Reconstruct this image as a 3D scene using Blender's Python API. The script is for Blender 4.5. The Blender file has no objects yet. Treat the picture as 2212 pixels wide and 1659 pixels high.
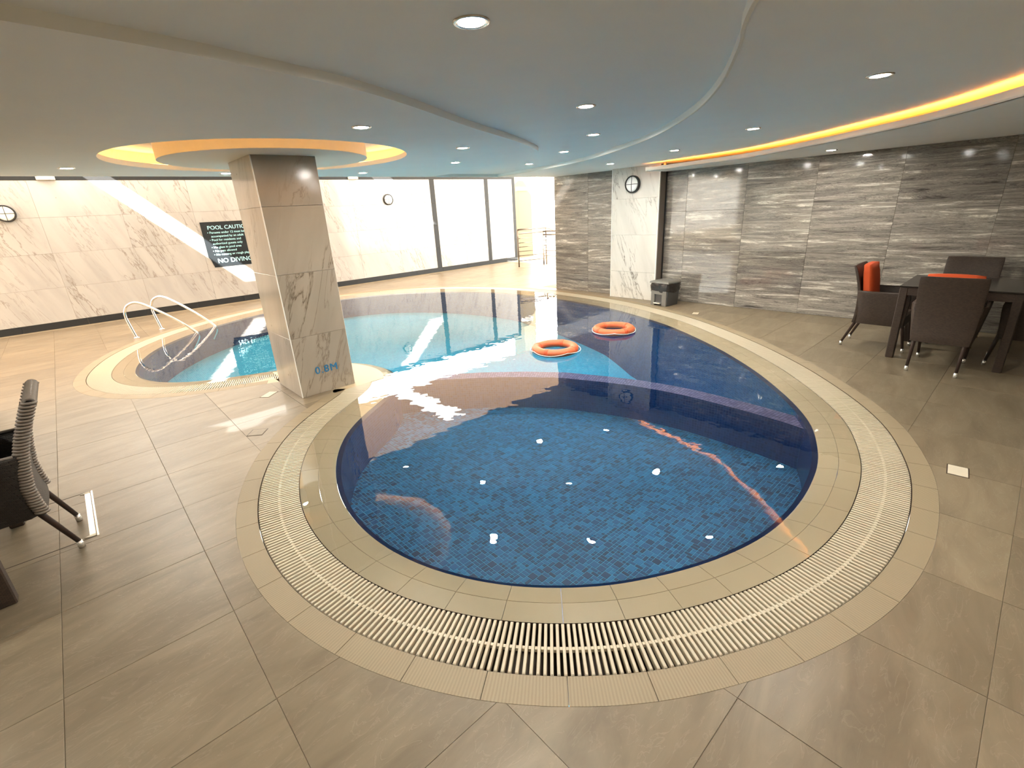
import bpy, bmesh, math, random
import numpy as np
from mathutils import Vector, Matrix, geometry
random.seed(7); rng = np.random.default_rng(7)
sc = bpy.context.scene
C = sc.collection
PI = math.pi

# ------------------------------------------------------------------ camera
cd = bpy.data.cameras.new('camera'); cam = bpy.data.objects.new('camera', cd); C.objects.link(cam)
cd.sensor_width = 36; cd.lens = 16.7265; cd.clip_start = 0.02; cd.clip_end = 500
RM = [[0.7324382, 0.2706783, -0.6247140], [-0.6787343, 0.2182983, -0.7011887], [-0.0534225, 0.9375922, 0.3436086]]
cam.matrix_world = Matrix(RM).to_4x4(); cam.location = (0, 0, 1.68)
sc.camera = cam

# ------------------------------------------------------------------ light
w = bpy.data.worlds.new('sky'); sc.world = w; w.use_nodes = True
bg = w.node_tree.nodes['Background']
bg.inputs[0].default_value = (1.0, 0.955, 0.86, 1); bg.inputs[1].default_value = 9.0
sd = bpy.data.lights.new('sun', 'SUN'); sun = bpy.data.objects.new('sun', sd); C.objects.link(sun)
sd.energy = 34; sd.color = (1.0, 0.93, 0.82); sd.angle = math.radians(0.6)
SUN = Vector((1.03, 1.76, -1.0)).normalized()
sun.rotation_euler = SUN.to_track_quat('-Z', 'Y').to_euler(); sun.location = (-4, -6, 9)
sc.view_settings.view_transform = 'Standard'; sc.view_settings.look = 'None'
sc.view_settings.exposure = 0.42; sc.view_settings.gamma = 1.0; sc.view_settings.use_curve_mapping = False
sc.cycles.use_denoising = True
sc.cycles.max_bounces = 10; sc.cycles.diffuse_bounces = 6; sc.cycles.glossy_bounces = 4
sc.cycles.transparent_max_bounces = 12; sc.cycles.transmission_bounces = 4
sc.cycles.sample_clamp_indirect = 12.0
sc.cycles.caustics_reflective = False

# ------------------------------------------------------------------ helpers
def link(o, parent=None):
    C.objects.link(o)
    if parent is not None: o.parent = parent
    return o
def tag(o, label=None, cat=None, group=None, kind=None):
    if label: o['label'] = label
    if cat: o['category'] = cat
    if group: o['group'] = group
    if kind: o['kind'] = kind
    return o
def empty(name, loc=(0, 0, 0), rz=0, label=None, cat=None, group=None, kind=None):
    o = bpy.data.objects.new(name, None); o.location = loc; o.rotation_euler = (0, 0, rz)
    o.empty_display_size = 0.1
    link(o); return tag(o, label, cat, group, kind)
class MB:
    def __init__(s): s.v = []; s.f = []; s.m = []
    def add(s, vs, fs, mi=0):
        n = len(s.v); s.v += [tuple(v) for v in vs]; s.f += [tuple(i + n for i in f) for f in fs]; s.m += [mi] * len(fs); return s
    def box(s, a, b, mi=0, T=None):
        x0, y0, z0 = a; x1, y1, z1 = b
        vs = [(x0, y0, z0), (x1, y0, z0), (x1, y1, z0), (x0, y1, z0), (x0, y0, z1), (x1, y0, z1), (x1, y1, z1), (x0, y1, z1)]
        if T: vs = [tuple(T @ Vector(v)) for v in vs]
        return s.add(vs, [(0, 3, 2, 1), (4, 5, 6, 7), (0, 1, 5, 4), (1, 2, 6, 5), (2, 3, 7, 6), (3, 0, 4, 7)], mi)
    def bbox(s, a, b, e=0.004, mi=0):
        # box with chamfered edges, from the three nested extents
        x0, y0, z0 = a; x1, y1, z1 = b; vs = []; fs = []
        cx, cy, cz = (x0 + x1) / 2, (y0 + y1) / 2, (z0 + z1) / 2
        hx, hy, hz = (x1 - x0) / 2, (y1 - y0) / 2, (z1 - z0) / 2
        bm = bmesh.new(); bmesh.ops.create_cube(bm, size=2)
        for v in bm.verts: v.co = (cx + v.co.x * hx, cy + v.co.y * hy, cz + v.co.z * hz)
        bmesh.ops.bevel(bm, geom=bm.edges[:], offset=min(e, hx * .9, hy * .9, hz * .9), segments=1, affect='EDGES')
        bm.verts.index_update()
        s.add([v.co[:] for v in bm.verts], [[v.index for v in f.verts] for f in bm.faces], mi); bm.free(); return s
    def loft(s, rings, closed=True, caps=True, mi=0):
        n = len(rings[0]); vs = [p for r in rings for p in r]; fs = []
        for i in range(len(rings) - 1):
            for j in range(n if closed else n - 1):
                k = (j + 1) % n
                fs.append((i * n + j, i * n + k, (i + 1) * n + k, (i + 1) * n + j))
        if caps and closed:
            fs.append(tuple(range(n))[::-1]); fs.append(tuple((len(rings) - 1) * n + j for j in range(n)))
        return s.add(vs, fs, mi)
    def tube(s, pts, r, n=10, mi=0, caps=True, closed=False):
        pts = [Vector(p) for p in pts]; rs = r if isinstance(r, (list, tuple)) else [r] * len(pts)
        rings = []; up = None
        for i, p in enumerate(pts):
            if closed: t = pts[(i + 1) % len(pts)] - pts[i - 1]
            else: t = (pts[min(i + 1, len(pts) - 1)] - pts[max(i - 1, 0)])
            t.normalize()
            if up is None: up = Vector((0, 0, 1)) if abs(t.z) < .9 else Vector((1, 0, 0))
            a = t.cross(up).normalized(); b = a.cross(t).normalized(); up = b
            rings.append([p + (a * math.cos(2 * PI * k / n) + b * math.sin(2 * PI * k / n)) * rs[i] for k in range(n)])
        if closed: rings.append(rings[0]); caps = False
        return s.loft(rings, True, caps, mi)
    def prism(s, poly, z0, z1, mi=0):
        n = len(poly)
        return s.add([(x, y, z0) for x, y in poly] + [(x, y, z1) for x, y in poly],
                     [tuple(range(n))[::-1], tuple(range(n, 2 * n))] + [(i, (i + 1) % n, n + (i + 1) % n, n + i) for i in range(n)], mi)
    def disc(s, c, r, z0, z1, n=32, mi=0):
        return s.prism([(c[0] + r * math.cos(2 * PI * k / n), c[1] + r * math.sin(2 * PI * k / n)) for k in range(n)], z0, z1, mi)
    def mesh(s, name, mats, smooth=False):
        me = bpy.data.meshes.new(name); me.from_pydata(s.v, [], s.f)
        for m in (mats if isinstance(mats, (list, tuple)) else [mats]): me.materials.append(m)
        if len(me.materials) > 1: me.polygons.foreach_set('material_index', s.m)
        if smooth: me.polygons.foreach_set('use_smooth', [True] * len(me.polygons))
        me.update(); return me
    def build(s, name, mats, parent=None, smooth=False, loc=None, bevel=0, fix=True):
        me = s.mesh(name, mats, smooth)
        if fix:
            bm = bmesh.new(); bm.from_mesh(me); bmesh.ops.recalc_face_normals(bm, faces=bm.faces[:]); bm.to_mesh(me); bm.free()
        o = bpy.data.objects.new(name, me); link(o, parent)
        if loc: o.location = loc
        if bevel:
            b = o.modifiers.new('bevel', 'BEVEL'); b.width = bevel; b.segments = 2; b.limit_method = 'ANGLE'
        return o
def copy_tree(o, parent=None):
    c = o.copy(); link(c, parent)
    for ch in list(o.children): copy_tree(ch, c)
    return c

# ------------------------------------------------------------------ materials
def mat(name):
    m = bpy.data.materials.new(name); m.use_nodes = True
    nt = m.node_tree; return m, nt, nt.nodes['Principled BSDF'], nt.nodes['Material Output']
def N(nt, t, **kw):
    n = nt.nodes.new(t)
    for k, v in kw.items():
        if k.startswith('i_'): n.inputs[k[2:].replace('_', ' ')].default_value = v
        elif isinstance(k, str) and hasattr(n, k): setattr(n, k, v)
    return n
def plain(name, col, rough=.5, metal=0, spec=.5, noise=0, scale=20, bump=0, coat=0):
    m, nt, p, o = mat(name); p.inputs['Base Color'].default_value = (*col, 1)
    p.inputs['Roughness'].default_value = rough; p.inputs['Metallic'].default_value = metal
    p.inputs['Specular IOR Level'].default_value = spec; p.inputs['Coat Weight'].default_value = coat
    g = N(nt, 'ShaderNodeNewGeometry'); n = N(nt, 'ShaderNodeTexNoise'); n.inputs['Scale'].default_value = scale; n.inputs['Detail'].default_value = 5
    nt.links.new(g.outputs['Position'], n.inputs['Vector'])
    mx = N(nt, 'ShaderNodeMix', data_type='RGBA'); k = max(noise, .03)
    mx.inputs[6].default_value = (*[c * (1 - k) for c in col], 1); mx.inputs[7].default_value = (*[min(1, c * (1 + k)) for c in col], 1)
    nt.links.new(n.outputs[0], mx.inputs[0]); nt.links.new(mx.outputs[2], p.inputs['Base Color'])
    if bump:
        b = N(nt, 'ShaderNodeBump'); b.inputs['Strength'].default_value = bump; b.inputs['Distance'].default_value = .003
        nt.links.new(n.outputs[0], b.inputs['Height']); nt.links.new(b.outputs[0], p.inputs['Normal'])
    return m
def emit(name, col, s):
    m, nt, p, o = mat(name); nt.nodes.remove(p); e = N(nt, 'ShaderNodeEmission')
    e.inputs[0].default_value = (*col, 1); e.inputs[1].default_value = s; nt.links.new(e.outputs[0], o.inputs[0]); return m
def ramp(nt, src, stops, interp='LINEAR'):
    r = N(nt, 'ShaderNodeValToRGB'); r.color_ramp.interpolation = interp
    e = r.color_ramp.elements
    while len(e) < len(stops): e.new(.5)
    for k, (p, c) in enumerate(stops): e[k].position = p; e[k].color = (*c, 1) if len(c) == 3 else c
    nt.links.new(src, r.inputs[0]); return r
def pos_mapped(nt, scale, rot=(0, 0, 0), rnd=6.0):
    g = N(nt, 'ShaderNodeNewGeometry'); oi = N(nt, 'ShaderNodeObjectInfo')
    ad = N(nt, 'ShaderNodeVectorMath', operation='ADD')
    mu = N(nt, 'ShaderNodeVectorMath', operation='SCALE'); cb = N(nt, 'ShaderNodeCombineXYZ')
    m1 = N(nt, 'ShaderNodeMath', operation='MULTIPLY'); m1.inputs[1].default_value = 3.7
    nt.links.new(oi.outputs['Random'], m1.inputs[0]); nt.links.new(m1.outputs[0], cb.inputs[0])
    nt.links.new(oi.outputs['Random'], cb.inputs[1]); nt.links.new(m1.outputs[0], cb.inputs[2])
    mu.inputs[3].default_value = rnd; nt.links.new(cb.outputs[0], mu.inputs[0])
    nt.links.new(g.outputs['Position'], ad.inputs[0]); nt.links.new(mu.outputs[0], ad.inputs[1])
    mp = N(nt, 'ShaderNodeMapping', vector_type='TEXTURE'); mp.inputs['Rotation'].default_value = rot; mp.inputs['Scale'].default_value = scale
    nt.links.new(ad.outputs[0], mp.inputs[0]); return mp.outputs[0], oi.outputs['Random']
def marble(name, base, vein, rot, rough=.12, amount=1.0):
    m, nt, p, o = mat(name)
    v, rn = pos_mapped(nt, (.1, .1, .55), rot)
    a = N(nt, 'ShaderNodeTexNoise'); a.inputs['Scale'].default_value = .55; a.inputs['Detail'].default_value = 7; a.inputs['Roughness'].default_value = .62; a.inputs['Distortion'].default_value = .5
    nt.links.new(v, a.inputs['Vector'])
    sb = N(nt, 'ShaderNodeMath', operation='SUBTRACT'); sb.inputs[1].default_value = .5; nt.links.new(a.outputs[0], sb.inputs[0])
    ab = N(nt, 'ShaderNodeMath', operation='ABSOLUTE'); nt.links.new(sb.outputs[0], ab.inputs[0])
    r = ramp(nt, ab.outputs[0], [(0, (1, 1, 1)), (.010, (.35, .35, .35)), (.03, (0, 0, 0))])
    b = N(nt, 'ShaderNodeTexNoise'); b.inputs['Scale'].default_value = .16; b.inputs['Detail'].default_value = 4
    nt.links.new(v, b.inputs['Vector']); r2 = ramp(nt, b.outputs[0], [(.44, (0, 0, 0)), (.62, (1, 1, 1))])
    mm = N(nt, 'ShaderNodeMath', operation='MULTIPLY'); nt.links.new(r.outputs[0], mm.inputs[0]); nt.links.new(r2.outputs[0], mm.inputs[1])
    m2 = N(nt, 'ShaderNodeMath', operation='MULTIPLY'); m2.inputs[1].default_value = amount; nt.links.new(mm.outputs[0], m2.inputs[0])
    c = N(nt, 'ShaderNodeTexNoise'); c.inputs['Scale'].default_value = .5; c.inputs['Detail'].default_value = 6; nt.links.new(v, c.inputs['Vector'])
    cl = ramp(nt, c.outputs[0], [(.3, tuple(x * .86 for x in base)), (.6, base)])
    # sparse dark flecks
    g2 = N(nt, 'ShaderNodeNewGeometry'); f = N(nt, 'ShaderNodeTexVoronoi'); f.inputs['Scale'].default_value = 7; nt.links.new(g2.outputs['Position'], f.inputs['Vector'])
    fr = ramp(nt, f.outputs['Distance'], [(0, (.8, .8, .8)), (.07, (.5, .5, .5)), (.1, (0, 0, 0))])
    fm = N(nt, 'ShaderNodeMath', operation='MULTIPLY'); fc = ramp(nt, f.outputs['Color'], [(.62, (0, 0, 0)), (.66, (1, 1, 1))], 'LINEAR')
    nt.links.new(fr.outputs[0], fm.inputs[0]); nt.links.new(fc.outputs[0], fm.inputs[1])
    mxx = N(nt, 'ShaderNodeMath', operation='MAXIMUM'); nt.links.new(m2.outputs[0], mxx.inputs[0]); nt.links.new(fm.outputs[0], mxx.inputs[1])
    mx = N(nt, 'ShaderNodeMix', data_type='RGBA'); mx.inputs[7].default_value = (*vein, 1)
    nt.links.new(mxx.outputs[0], mx.inputs[0]); nt.links.new(cl.outputs[0], mx.inputs[6]); nt.links.new(mx.outputs[2], p.inputs['Base Color'])
    p.inputs['Roughness'].default_value = rough; return m
def vein_stone(name):
    m, nt, p, o = mat(name)
    v, rn = pos_mapped(nt, (.75, .75, .055), (0, 0, 0), 5.0)
    a = N(nt, 'ShaderNodeTexNoise'); a.inputs['Scale'].default_value = 1.0; a.inputs['Detail'].default_value = 9; a.inputs['Roughness'].default_value = .66; a.inputs['Distortion'].default_value = .7
    nt.links.new(v, a.inputs['Vector'])
    r = ramp(nt, a.outputs[0], [(.30, (.05, .045, .04)), (.37, (.15, .135, .12)), (.42, (.26, .236, .208)), (.45, (.12, .108, .096)), (.475, (.30, .272, .236)), (.51, (.20, .18, .16)), (.54, (.40, .365, .31)), (.56, (.21, .19, .166)), (.60, (.45, .41, .35)), (.635, (.72, .67, .58)), (.67, (.26, .235, .205))])
    mr = N(nt, 'ShaderNodeMapRange'); mr.inputs['To Min'].default_value = .72; mr.inputs['To Max'].default_value = 1.15; nt.links.new(rn, mr.inputs[0])
    hs = N(nt, 'ShaderNodeHueSaturation'); nt.links.new(r.outputs[0], hs.inputs['Color']); nt.links.new(mr.outputs[0], hs.inputs['Value'])
    nt.links.new(hs.outputs[0], p.inputs['Base Color'])
    b = N(nt, 'ShaderNodeBump'); b.inputs['Strength'].default_value = .12; b.inputs['Distance'].default_value = .004
    nt.links.new(a.outputs[0], b.inputs['Height'])
    p.inputs['Roughness'].default_value = .06; p.inputs['Specular IOR Level'].default_value = .7; return m
def floor_stone(name):
    m, nt, p, o = mat(name)
    v, rn = pos_mapped(nt, (.42, .13, .3), (0, 0, .1), 4.0)
    a = N(nt, 'ShaderNodeTexNoise'); a.inputs['Scale'].default_value = .8; a.inputs['Detail'].default_value = 8; a.inputs['Roughness'].default_value = .58; a.inputs['Distortion'].default_value = .9
    nt.links.new(v, a.inputs['Vector'])
    r = ramp(nt, a.outputs[0], [(.25, (.140, .108, .068)), (.5, (.190, .150, .098)), (.75, (.242, .195, .130))])
    mr = N(nt, 'ShaderNodeMapRange'); mr.inputs['To Min'].default_value = .9; mr.inputs['To Max'].default_value = 1.1; nt.links.new(rn, mr.inputs[0])
    hs = N(nt, 'ShaderNodeHueSaturation'); nt.links.new(r.outputs[0], hs.inputs['Color']); nt.links.new(mr.outputs[0], hs.inputs['Value'])
    # thin pale scratches / ridges
    s = N(nt, 'ShaderNodeTexNoise'); s.inputs['Scale'].default_value = 2.2; s.inputs['Detail'].default_value = 6; s.inputs['Distortion'].default_value = 1.6; nt.links.new(v, s.inputs['Vector'])
    sb = N(nt, 'ShaderNodeMath', operation='SUBTRACT'); sb.inputs[1].default_value = .56; nt.links.new(s.outputs[0], sb.inputs[0])
    ab = N(nt, 'ShaderNodeMath', operation='ABSOLUTE'); nt.links.new(sb.outputs[0], ab.inputs[0])
    sr = ramp(nt, ab.outputs[0], [(0, (.12, .12, .12)), (.02, (0, 0, 0))])
    mx = N(nt, 'ShaderNodeMix', data_type='RGBA'); mx.inputs[7].default_value = (.42, .36, .27, 1)
    nt.links.new(sr.outputs[0], mx.inputs[0]); nt.links.new(hs.outputs[0], mx.inputs[6]); nt.links.new(mx.outputs[2], p.inputs['Base Color'])
    b = N(nt, 'ShaderNodeBump'); b.inputs['Strength'].default_value = .45; b.inputs['Distance'].default_value = .004
    ad = N(nt, 'ShaderNodeMath', operation='ADD'); nt.links.new(a.outputs[0], ad.inputs[0]); nt.links.new(sr.outputs[0], ad.inputs[1])
    nt.links.new(ad.outputs[0], b.inputs['Height']); nt.links.new(b.outputs[0], p.inputs['Normal'])
    p.inputs['Roughness'].default_value = .38; p.inputs['Specular IOR Level'].default_value = .45
    # splashed water lies on the stone near the column foot: a wet, glossy coat with its own outline
    g3 = N(nt, 'ShaderNodeNewGeometry'); ds = N(nt, 'ShaderNodeVectorMath', operation='DISTANCE'); ds.inputs[1].default_value = (1.02, 4.98, 0)
    wn_ = N(nt, 'ShaderNodeTexNoise'); wn_.inputs['Scale'].default_value = 2.2; wn_.inputs['Detail'].default_value = 4; nt.links.new(g3.outputs['Position'], wn_.inputs['Vector'])
    nt.links.new(g3.outputs['Position'], ds.inputs[0]); w1 = N(nt, 'ShaderNodeMath', operation='MULTIPLY_ADD'); w1.inputs[1].default_value = .9; nt.links.new(wn_.outputs[0], w1.inputs[0]); nt.links.new(ds.outputs['Value'], w1.inputs[2])
    wr_ = ramp(nt, w1.outputs[0], [(.92, (1, 1, 1)), (1.0, (0, 0, 0))]); wsc = N(nt, 'ShaderNodeMath', operation='MULTIPLY'); wsc.inputs[1].default_value = .22; nt.links.new(wr_.outputs[0], wsc.inputs[0]); nt.links.new(wsc.outputs[0], p.inputs['Coat Weight']); p.inputs['Coat Roughness'].default_value = .03; p.inputs['Coat IOR'].default_value = 1.4
    return m
def mosaic_tex(name, c1, c2, grout, bw=.05, rh=.026, rough=.25):
    m, nt, p, o = mat(name)
    g = N(nt, 'ShaderNodeNewGeometry'); at = N(nt, 'ShaderNodeUVMap')
    b = N(nt, 'ShaderNodeTexBrick'); b.inputs['Scale'].default_value = 1; b.inputs['Brick Width'].default_value = bw; b.inputs['Row Height'].default_value = rh
    b.inputs['Mortar Size'].default_value = .0018; b.inputs['Color1'].default_value = (*c1, 1); b.inputs['Color2'].default_value = (*c2, 1); b.inputs['Mortar'].default_value = (*grout, 1); b.offset = 0
    nt.links.new(at.outputs[0], b.inputs['Vector']); nt.links.new(b.outputs[0], p.inputs['Base Color']); p.inputs['Roughness'].default_value = rough
    bp = N(nt, 'ShaderNodeBump', invert=True); bp.inputs['Distance'].default_value = .001; nt.links.new(b.outputs['Fac'], bp.inputs['Height']); nt.links.new(bp.outputs[0], p.inputs['Normal'])
    return m
def mosaic_piece(name, cols):
    m, nt, p, o = mat(name); a = N(nt, 'ShaderNodeAttribute', attribute_name='tone')
    r = ramp(nt, a.outputs['Fac'], cols); nt.links.new(r.outputs[0], p.inputs['Base Color']); p.inputs['Roughness'].default_value = .5; return m
def wicker(name, c1, c2, sc_=1.0):
    m, nt, p, o = mat(name); tc = N(nt, 'ShaderNodeTexCoord')
    mp = N(nt, 'ShaderNodeMapping'); mp.inputs['Rotation'].default_value = (.0, .0, 0); nt.links.new(tc.outputs['Object'], mp.inputs[0])
    sx = N(nt, 'ShaderNodeSeparateXYZ'); nt.links.new(mp.outputs[0], sx.inputs[0])
    su = N(nt, 'ShaderNodeMath', operation='ADD'); nt.links.new(sx.outputs[0], su.inputs[0]); nt.links.new(sx.outputs[1], su.inputs[1])
    cb = N(nt, 'ShaderNodeCombineXYZ'); nt.links.new(su.outputs[0], cb.inputs[0]); nt.links.new(sx.outputs[2], cb.inputs[1])
    b = N(nt, 'ShaderNodeTexBrick'); b.inputs['Scale'].default_value = 1; b.inputs['Brick Width'].default_value = .016 * sc_; b.inputs['Row Height'].default_value = .006 * sc_; b.inputs['Mortar Size'].default_value = .0011 * sc_
    b.inputs['Mortar Smooth'].default_value = .8
    b.inputs['Color1'].default_value = (*c1, 1); b.inputs['Color2'].default_value = (*c2, 1); b.inputs['Mortar'].default_value = (*[c * .25 for c in c1], 1)
    nt.links.new(cb.outputs[0], b.inputs['Vector']); nt.links.new(b.outputs[0], p.inputs['Base Color']); p.inputs['Roughness'].default_value = .5
    bp = N(nt, 'ShaderNodeBump', invert=True); bp.inputs['Strength'].default_value = .9; bp.inputs['Distance'].default_value = .002; nt.links.new(b.outputs['Fac'], bp.inputs['Height']); nt.links.new(bp.outputs[0], p.inputs['Normal'])
    return m
M = {}
M['floor'] = floor_stone('floor_stone')
M['grout'] = plain('grout', (.235, .19, .125), .8)
M['coping'] = plain('coping_glaze', (.46, .37, .235), .4, noise=.04, scale=9)
M['coping_rib'] = None
m, nt, p, o = mat('coping_ribbed'); g = N(nt, 'ShaderNodeUVMap'); wv = N(nt, 'ShaderNodeTexWave', wave_type='BANDS', bands_direction='X'); wv.inputs['Scale'].default_value = 32; wv.inputs['Distortion'].default_value = .3
nt.links.new(g.outputs[0], wv.inputs['Vector']); bp = N(nt, 'ShaderNodeBump'); bp.inputs['Strength'].default_value = .35; bp.inputs['Distance'].default_value = .0015
nt.links.new(wv.outputs['Fac'], bp.inputs['Height']); nt.links.new(bp.outputs[0], p.inputs['Normal'])
r = ramp(nt, wv.outputs['Fac'], [(0, (.235, .185, .115)), (1, (.285, .228, .145))]); nt.links.new(r.outputs[0], p.inputs['Base Color']); p.inputs['Roughness'].default_value = .55; M['coping_rib'] = m
M['grate'] = plain('grate_plastic', (.49, .435, .325), .42, noise=.05, scale=60)
M['gutter'] = plain('gutter_dark', (.045, .028, .018), .6)
M['ceiling'] = plain('ceiling_paint', (.90, .895, .85), .7, noise=.03, scale=3, bump=.05)
M['ceiling2'] = M['ceiling']
M['cream'] = plain('cream_paint', (.80, .75, .64), .6)
M['wall_marble'] = marble('white_marble', (.425, .422, .412), (.16, .13, .10), (0, math.radians(-20), 0), .12, .8)
M['col_lit'] = marble('column_marble_lit', (.66, .61, .53), (.30, .24, .17), (math.radians(15), 0, 0), .12, .8)  # the column's one stone, daylight on its side faces painted as a paler base
M['col_shade'] = marble('column_marble_shade', (.37, .32, .255), (.12, .09, .06), (0, math.radians(22), 0), .12, 1.0)  # same stone, shade on front and back faces painted as a darker base
M['pillar_marble'] = marble('pillar_marble', (.60, .585, .54), (.13, .11, .09), (math.radians(-20), 0, 0), .14, 1.0)
M['vein'] = vein_stone('wood_vein_marble')
M['trim'] = plain('dark_granite', (.022, .024, .026), .45, spec=.25, noise=.2, scale=60)
M['edge'] = plain('white_edge', (.86, .84, .80), .35)
M['steel'] = plain('brushed_steel', (.62, .58, .52), .22, metal=1)
M['railmetal'] = plain('satin_rail', (.075, .055, .04), .5)
M['chrome'] = plain('polished_steel', (.80, .80, .80), .12, metal=1)
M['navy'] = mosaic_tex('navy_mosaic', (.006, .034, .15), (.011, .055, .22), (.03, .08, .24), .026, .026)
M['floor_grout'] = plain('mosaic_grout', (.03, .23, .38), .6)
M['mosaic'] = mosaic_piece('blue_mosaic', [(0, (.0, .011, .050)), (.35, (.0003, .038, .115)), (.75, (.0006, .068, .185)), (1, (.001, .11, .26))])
M['mosaic_lit'] = mosaic_tex('daylit_mosaic', (.012, .32, .62), (.02, .42, .72), (.10, .50, .74), .026, .026)  # same blue tiles, daylight on the far floor put into a brighter colour
M['rim'] = mosaic_piece('indigo_mosaic', [(0, (.05, .055, .16)), (1, (.13, .13, .28))])
M['rimgrout'] = plain('rim_grout', (.012, .016, .06), .6)
M['wicker'] = wicker('brown_wicker', (.042, .026, .018), (.068, .043, .029))
M['wicker_dark'] = wicker('dark_wicker', (.016, .012, .010), (.028, .022, .018), 1.6)
M['strand'] = plain('wicker_strand', (.20, .165, .135), .45, noise=.25, scale=80)
M['leg'] = plain('dark_leg', (.035, .02, .016), .4, noise=.15, scale=60)
M['cap'] = plain('aluminium_cap', (.85, .84, .80), .25, metal=.8)
M['orange'] = plain('orange_fabric', (.62, .085, .018), .85, noise=.08, scale=200, bump=.2)
M['blackpad'] = plain('charcoal_pad', (.02, .022, .024), .7)
M['tabletop'] = plain('dark_tabletop', (.018, .014, .012), .2)
M['ring'] = plain('ring_orange', (.60, .135, .045), .42, noise=.06, scale=30)
M['ringband'] = plain('ring_band', (.66, .10, .03), .5)
M['rope'] = plain('white_rope', (.80, .76, .68), .7)
M['bin'] = plain('grey_plastic', (.05, .05, .05), .45, noise=.05)
M['binfront'] = plain('bin_front_plastic', (.15, .145, .13), .45)
M['bag'] = plain('black_bag', (.02, .017, .016), .22, noise=.4, scale=30, bump=1.0)
M['black'] = plain('black_plastic', (.012, .012, .012), .4)
M['opal'] = plain('opal_glass', (.78, .80, .80), .25)
M['sign'] = plain('sign_board', (.012, .016, .02), .3)
M['signtext'] = plain('sign_letters', (.42, .80, .90), .5)
M['bluetext'] = plain('blue_letters', (.02, .16, .33), .5)
M['lamp'] = emit('lamp_white', (1.0, .945, .84), 950)
M['led'] = emit('led_amber', (1.0, .30, .04), 48)
M['led2'] = emit('led_amber_ring', (1.0, .50, .15), 22)
M['darktrim'] = plain('bronze_trim', (.16, .13, .11), .35)
M['beige'] = plain('beige_cover', (.60, .54, .42), .5)
M['building'] = plain('building_render', (.20, .165, .105), .8)
M['concrete'] = plain('concrete', (.62, .58, .52), .8)
# canopy cloth: woven shade fabric, part of the sun comes through
m, nt, p, o = mat('shade_cloth'); nt.nodes.remove(p)
d = N(nt, 'ShaderNodeBsdfDiffuse'); d.inputs[0].default_value = (.55, .44, .32, 1); t = N(nt, 'ShaderNodeBsdfTranslucent'); t.inputs[0].default_value = (.60, .50, .40, 1)
mx = N(nt, 'ShaderNodeMixShader'); mx.inputs[0].default_value = .68; nt.links.new(d.outputs[0], mx.inputs[1]); nt.links.new(t.outputs[0], mx.inputs[2]); nt.links.new(mx.outputs[0], o.inputs[0]); M['cloth'] = m
# water surface: Fresnel mirror over a clear, faintly blue film
def water(name, tint, bump, scl):
    m, nt, p, o = mat(name); nt.nodes.remove(p)
    tr = N(nt, 'ShaderNodeBsdfTransparent'); tr.inputs[0].default_value = (*tint, 1)
    gl = N(nt, 'ShaderNodeBsdfGlossy'); gl.inputs['Roughness'].default_value = 0.0; gl.inputs['Color'].default_value = (1, 1, 1, 1)
    fr = N(nt, 'ShaderNodeFresnel'); fr.inputs[0].default_value = 1.34
    g = N(nt, 'ShaderNodeNewGeometry'); n = N(nt, 'ShaderNodeTexNoise'); n.inputs['Scale'].default_value = scl; n.inputs['Detail'].default_value = 1.6; n.inputs['Roughness'].default_value = .5
    nt.links.new(g.outputs['Position'], n.inputs['Vector'])
    b = N(nt, 'ShaderNodeBump'); b.inputs['Strength'].default_value = 1.0; b.inputs['Distance'].default_value = bump; nt.links.new(n.outputs[0], b.inputs['Height'])
    nt.links.new(b.outputs[0], gl.inputs['Normal']); nt.links.new(b.outputs[0], fr.inputs['Normal'])
    mx = N(nt, 'ShaderNodeMixShader'); nt.links.new(fr.outputs[0], mx.inputs[0]); nt.links.new(tr.outputs[0], mx.inputs[1]); nt.links.new(gl.outputs[0], mx.inputs[2]); nt.links.new(mx.outputs[0], o.inputs[0]); return m
M['water'] = water('water', (.97, .99, 1.0), .0010, 6.5)
M['film'] = water('wet_film', (.93, .91, .88), .0006, 3.0)

# ------------------------------------------------------------------ plan curves (metres; x along the left wall, y along the right wall)
def smooth_closed(P, step=.02, it=3, fac=.5):
    P = np.array(P, float)
    n = len(P); out = []
    for i in range(n):
        p0, p1, p2, p3 = P[i - 1], P[i], P[(i + 1) % n], P[(i + 2) % n]
        k = max(2, int(np.hypot(*(p2 - p1)) / step))
        for t in np.arange(k) / k:
            out.append(.5 * ((2 * p1) + (-p0 + p2) * t + (2 * p0 - 5 * p1 + 4 * p2 - p3) * t * t + (-p0 + 3 * p1 - 3 * p2 + p3) * t ** 3))
    return resample(np.array(out), step, True, it)
def resample(P, step, closed=True, it=0):
    Q = np.vstack([P, P[:1]]) if closed else P
    for rep in range(2):
        s = np.r_[0, np.cumsum(np.hypot(*np.diff(Q, axis=0).T))]; n = int(round(s[-1] / step))
        u = np.linspace(0, s[-1], n + 1); Q = np.c_[np.interp(u, s, Q[:, 0]), np.interp(u, s, Q[:, 1])]
        if rep == 0 and closed and it:
            R = Q[:-1].copy()
            for _ in range(it * 25): R = .5 * R + .25 * (np.roll(R, 1, 0) + np.roll(R, -1, 0))
            Q = np.vstack([R, R[:1]])
    return Q[:-1] if closed else Q
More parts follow.
